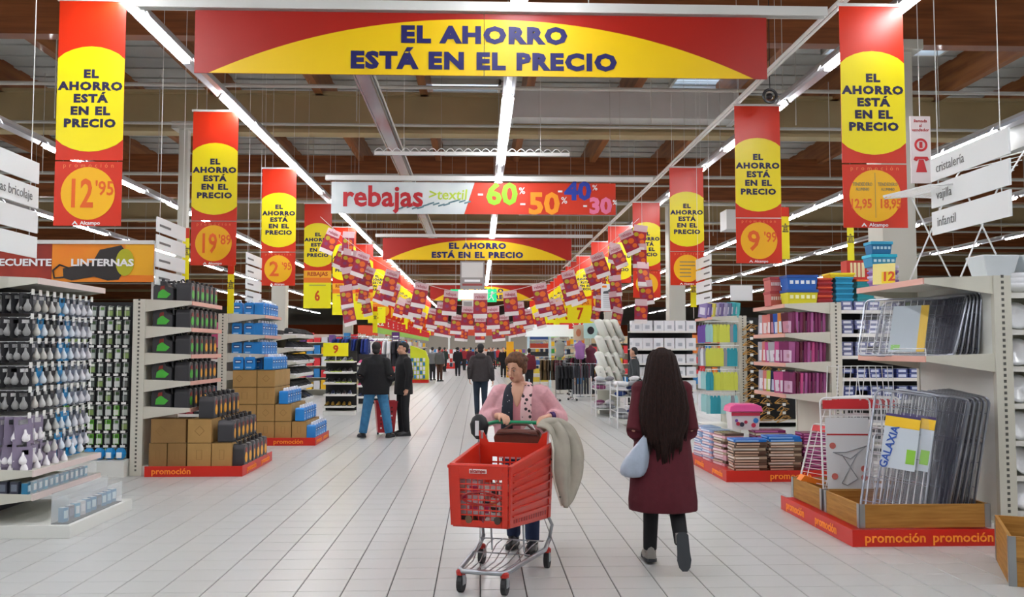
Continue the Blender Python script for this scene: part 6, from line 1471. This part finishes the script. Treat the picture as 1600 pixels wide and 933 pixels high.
# umbrella hooked on the rear left corner
r3 = root('umbrella', 'black and white folded umbrella hanging over the rear left corner of the cart', 'umbrella', on(-.28, .38, .86), CR_)
MB().tube([(.01, -.05, -.22), (.0, 0, .16)], .006, galv, n=6).build('shaft', r3)
b = MB(); b.rings([ring(z, rx, ry, 0, 0, 16, .12, 5) for z, rx, ry in [(.06, .02, .02), (.1, .06, .04), (.17, .07, .05), (.22, .05, .04), (.245, .02, .02)]], M('#18191c', .5)); b.build('canopy', r3, smooth=True)
MB().box(-.012, -.055, .09, .016, -.045, .2, M('#dfe2e4')).box(.03, -.05, .07, .05, -.035, .13, M('#dfe2e4')).build('white_trim', r3)
# beige coat draped over the right side
linen = mat('beige_cloth', '#a8a294', .85, noise=.15, nscale=10, bump=.3)
r4 = None
b = MB(); rows = []; N = 14
CC = [[(.17, .38, 1.01), (.26, .34, .99), (.295, .31, .86), (.31, .29, .68), (.385, .29, .47)], [(.19, .47, 1.05), (.29, .45, 1.05), (.38, .41, .92), (.41, .36, .68), (.405, .31, .45)], [(.2, .56, 1.04), (.31, .55, 1.05), (.43, .5, .95), (.52, .44, .76), (.43, .34, .5)]]
def crv(P, t):
    P = [Vector(p) for p in P]; n = len(P)-1; x = min(t*n, n-1e-6); i = int(x); f = x-i; g = lambda k: P[max(0, min(n, k))]
    return .5*((2*g(i)) + (g(i+1)-g(i-1))*f + (2*g(i-1)-5*g(i)+4*g(i+1)-g(i+2))*f*f + (3*g(i)-g(i-1)-3*g(i+1)+g(i+2))*f**3)
def drape(u, v):
    a, b2, c2 = (crv(c_, v) for c_ in CC); p = a*(1-u)*(1-2*u) + b2*4*u*(1-u) + c2*u*(2*u-1)
    return p + Vector((1, -.5, .1))*(.03*sin(u*13+v*5)+.018*sin(u*24-v*6))*min(1, v*2.5)*(1-.4*v)
for j in range(21): rows.append([drape(i/N, j/20) for i in range(N+1)])
vs = [p for rw in rows for p in rw]; fs = [(j*(N+1)+i, j*(N+1)+i+1, (j+1)*(N+1)+i+1, (j+1)*(N+1)+i) for j in range(20) for i in range(N)]
b.add(vs, fs, linen); r4 = b.build('draped_coat', loc=(CX, CY, 0), rz=CR_, smooth=True)
q = r4.modifiers.new('t', 'SOLIDIFY'); q.thickness = .022; q = r4.modifiers.new('u', 'SUBSURF'); q.levels = q.render_levels = 1
tag(r4, 'beige grey coat draped over the side of the red cart', 'coat')
b = MB(); b.tube([drape(0, v/10)+Vector((.006, -.012, 0)) for v in range(3, 11)], .007, M('#d4cfc2', .8), n=5); b.build('hem', r4)
b = MB()
for v in (.45, .6, .75, .9): b.ell(drape(.07, v)+Vector((.012, -.02, 0)), (.008, .008, .008), M('#4c473e', .3), 8, 6)
b.build('button_row', r4, kind='stuff')
b = MB(); b.tube([(.19, .44, 1.0), (.23, .45, 1.04), (.29, .46, 1.05), (.34, .45, 1.0)], [(.04, .03), (.06, .04), (.06, .04), (.04, .03)], linen, n=10); b.build('sleeve', r4, smooth=True)
# ================================================================ the woman pushing it
pink = mat('pink_knit', '#dda6ac', .9, noise=.1, nscale=40, bump=.35); blouse = mat('pink_blouse', '#d98f98', .85)
scarf_d = mat('navy_scarf', '#1f2330', .8)
def speck(m, col, sc, th):
    nt = m.node_tree; bs = nt.nodes['Principled BSDF']; tc = nt.nodes.new('ShaderNodeTexCoord'); v = nt.nodes.new('ShaderNodeTexVoronoi'); v.inputs['Scale'].default_value = sc
    rp_ = nt.nodes.new('ShaderNodeValToRGB'); rp_.color_ramp.interpolation = 'CONSTANT'; rp_.color_ramp.elements[0].color = lin(col); rp_.color_ramp.elements[1].position = th; rp_.color_ramp.elements[1].color = bs.inputs['Base Color'].default_value[:]
    nt.links.new(tc.outputs['Object'], v.inputs['Vector']); nt.links.new(v.outputs['Distance'], rp_.inputs[0]); nt.links.new(rp_.outputs[0], bs.inputs['Base Color'])
speck(scarf_d, '#b8b4b8', 30, .16); scarf_l = mat('pale_scarf', '#e0b8b8', .8); speck(scarf_l, '#2c2328', 26, .33)
Hs = 1.55; sS = Hs/1.7
WX, WY, WR = .345, 7.2, R(-14)
def wl(p):                # a world point in the woman's own unit frame
    v = Matrix.Rotation(-WR, 4, 'Z') @ (Vector(p) - Vector((WX, WY, 0))); return v / sS
hl = wl(on(.17, .575, 1.065)); hr = wl(on(-.13, .575, 1.065))
J = J_(lean=.18, elbL=(.32, .05, 1.14), elbR=(-.33, .05, 1.14), wriL=tuple(hl+Vector((.045, .06, .02))), wriR=tuple(hr+Vector((-.045, .06, .02))), head=(-.02, -.17, 1.585), nod=R(14),
       hdL=(-.55, -.75, -.12), hdR=(.55, -.75, -.12), pnL=(0, 0, -1), pnR=(0, 0, -1), kneL=(.1, -.05, .5), ankL=(.1, -.05, .085), kneR=(-.1, .05, .49), ankR=(-.1, .12, .09))
hr_ = R(-20)
o, s, hc, T = person('woman in a pink cardigan pushing the red cart toward the camera', (WX, WY, 0), WR, Hs, J, vox=.0065, headrot=hr_, handcurl=.75)
trousers(o, s, J, mat('navy_jeans', '#1c2b4c', .85)); shoes(o, s, J, blks, solem)
coat(o, s, J, pink, [(.8, .235, .165), (.95, .24, .17), (1.1, .25, .17), (1.22, .245, .165), (1.32, .22, .145), (1.39, .17, .11), (1.43, .1, .08)], T, vox=.009, sl=(.092, .088, .062), name='cardigan', cuff=.72)
def strip_(pts, w_, m, name):
    b = MB(); b.tube([Vector((x, T(z)+y, z))*s for x, y, z in pts], [(w_[i]*s, .016*s) if 1 else 0 for i in range(len(pts))], m, n=10); return b.build(name, o, smooth=True, sub=1)
strip_([(0, -.075, 1.43), (0, -.13, 1.37), (0, -.158, 1.28), (0, -.183, 1.15), (0, -.188, 1.0), (0, -.185, .9)], [.05, .075, .085, .09, .09, .09], blouse, 'blouse')
strip_([(0, -.075, 1.46), (0, -.11, 1.42), (0, -.143, 1.36), (0, -.166, 1.29), (0, -.172, 1.25)], [.05, .062, .05, .028, .006], skin, 'neckline')
strip_([(-.02, .085, 1.45), (-.075, .03, 1.46), (-.085, -.075, 1.42), (-.08, -.168, 1.32), (-.085, -.2, 1.18), (-.09, -.208, 1.04), (-.095, -.205, .98)], [.03, .04, .045, .055, .06, .062, .06], scarf_d, 'dark_scarf')
strip_([(.02, .085, 1.45), (.075, .03, 1.46), (.085, -.075, 1.42), (.08, -.168, 1.32), (.08, -.2, 1.18), (.085, -.208, 1.04), (.09, -.205, .98)], [.03, .04, .045, .05, .052, .055, .055], scarf_l, 'patterned_scarf')
MB().tube([Vector(J['wriL'])*s*1.0+Vector((.012, .012, 0)), Vector(J['wriL'])*s+Vector((.03, .03, .004))], .031, M('#4a2a6c', .5), n=12).build('wristband', o)
hairw = mat('chestnut_hair', '#6e4424', .65, noise=.45, nscale=45, col2='#3f2414', bump=.7)
tf = [((0, -.045, .075), (.07, .045, .04)), ((-.05, -.035, .06), (.035, .04, .045)), ((.055, -.02, .055), (.032, .045, .05)), ((.0, .0, .1), (.07, .07, .045)), ((.07, .03, .01), (.022, .04, .06)), ((-.07, .03, .01), (.022, .04, .06)), ((.03, -.06, .07), (.03, .025, .025)), ((-.03, -.065, .065), (.028, .022, .022))]
random.seed(3)
for i in range(46):
    a, e = random.uniform(0, 2*pi), random.uniform(.15, 1.35); rr_ = .088
    p = (rr_*cos(a)*sin(e)*.95, .025+rr_*sin(a)*sin(e)*1.05, .045+rr_*cos(e)*.98)
    if p[1] < -.05 and p[2] < .06: continue
    tf.append((p, (random.uniform(.012, .022), random.uniform(.018, .03), random.uniform(.012, .02))))
hair_cap(o, s, hc, hairw, rot=hr_, grow=1.05, low=.0, vox=.0055, tufts=tf)
face(o, s, hc, rot=hr_, nod=R(14), brow='#5c4030')
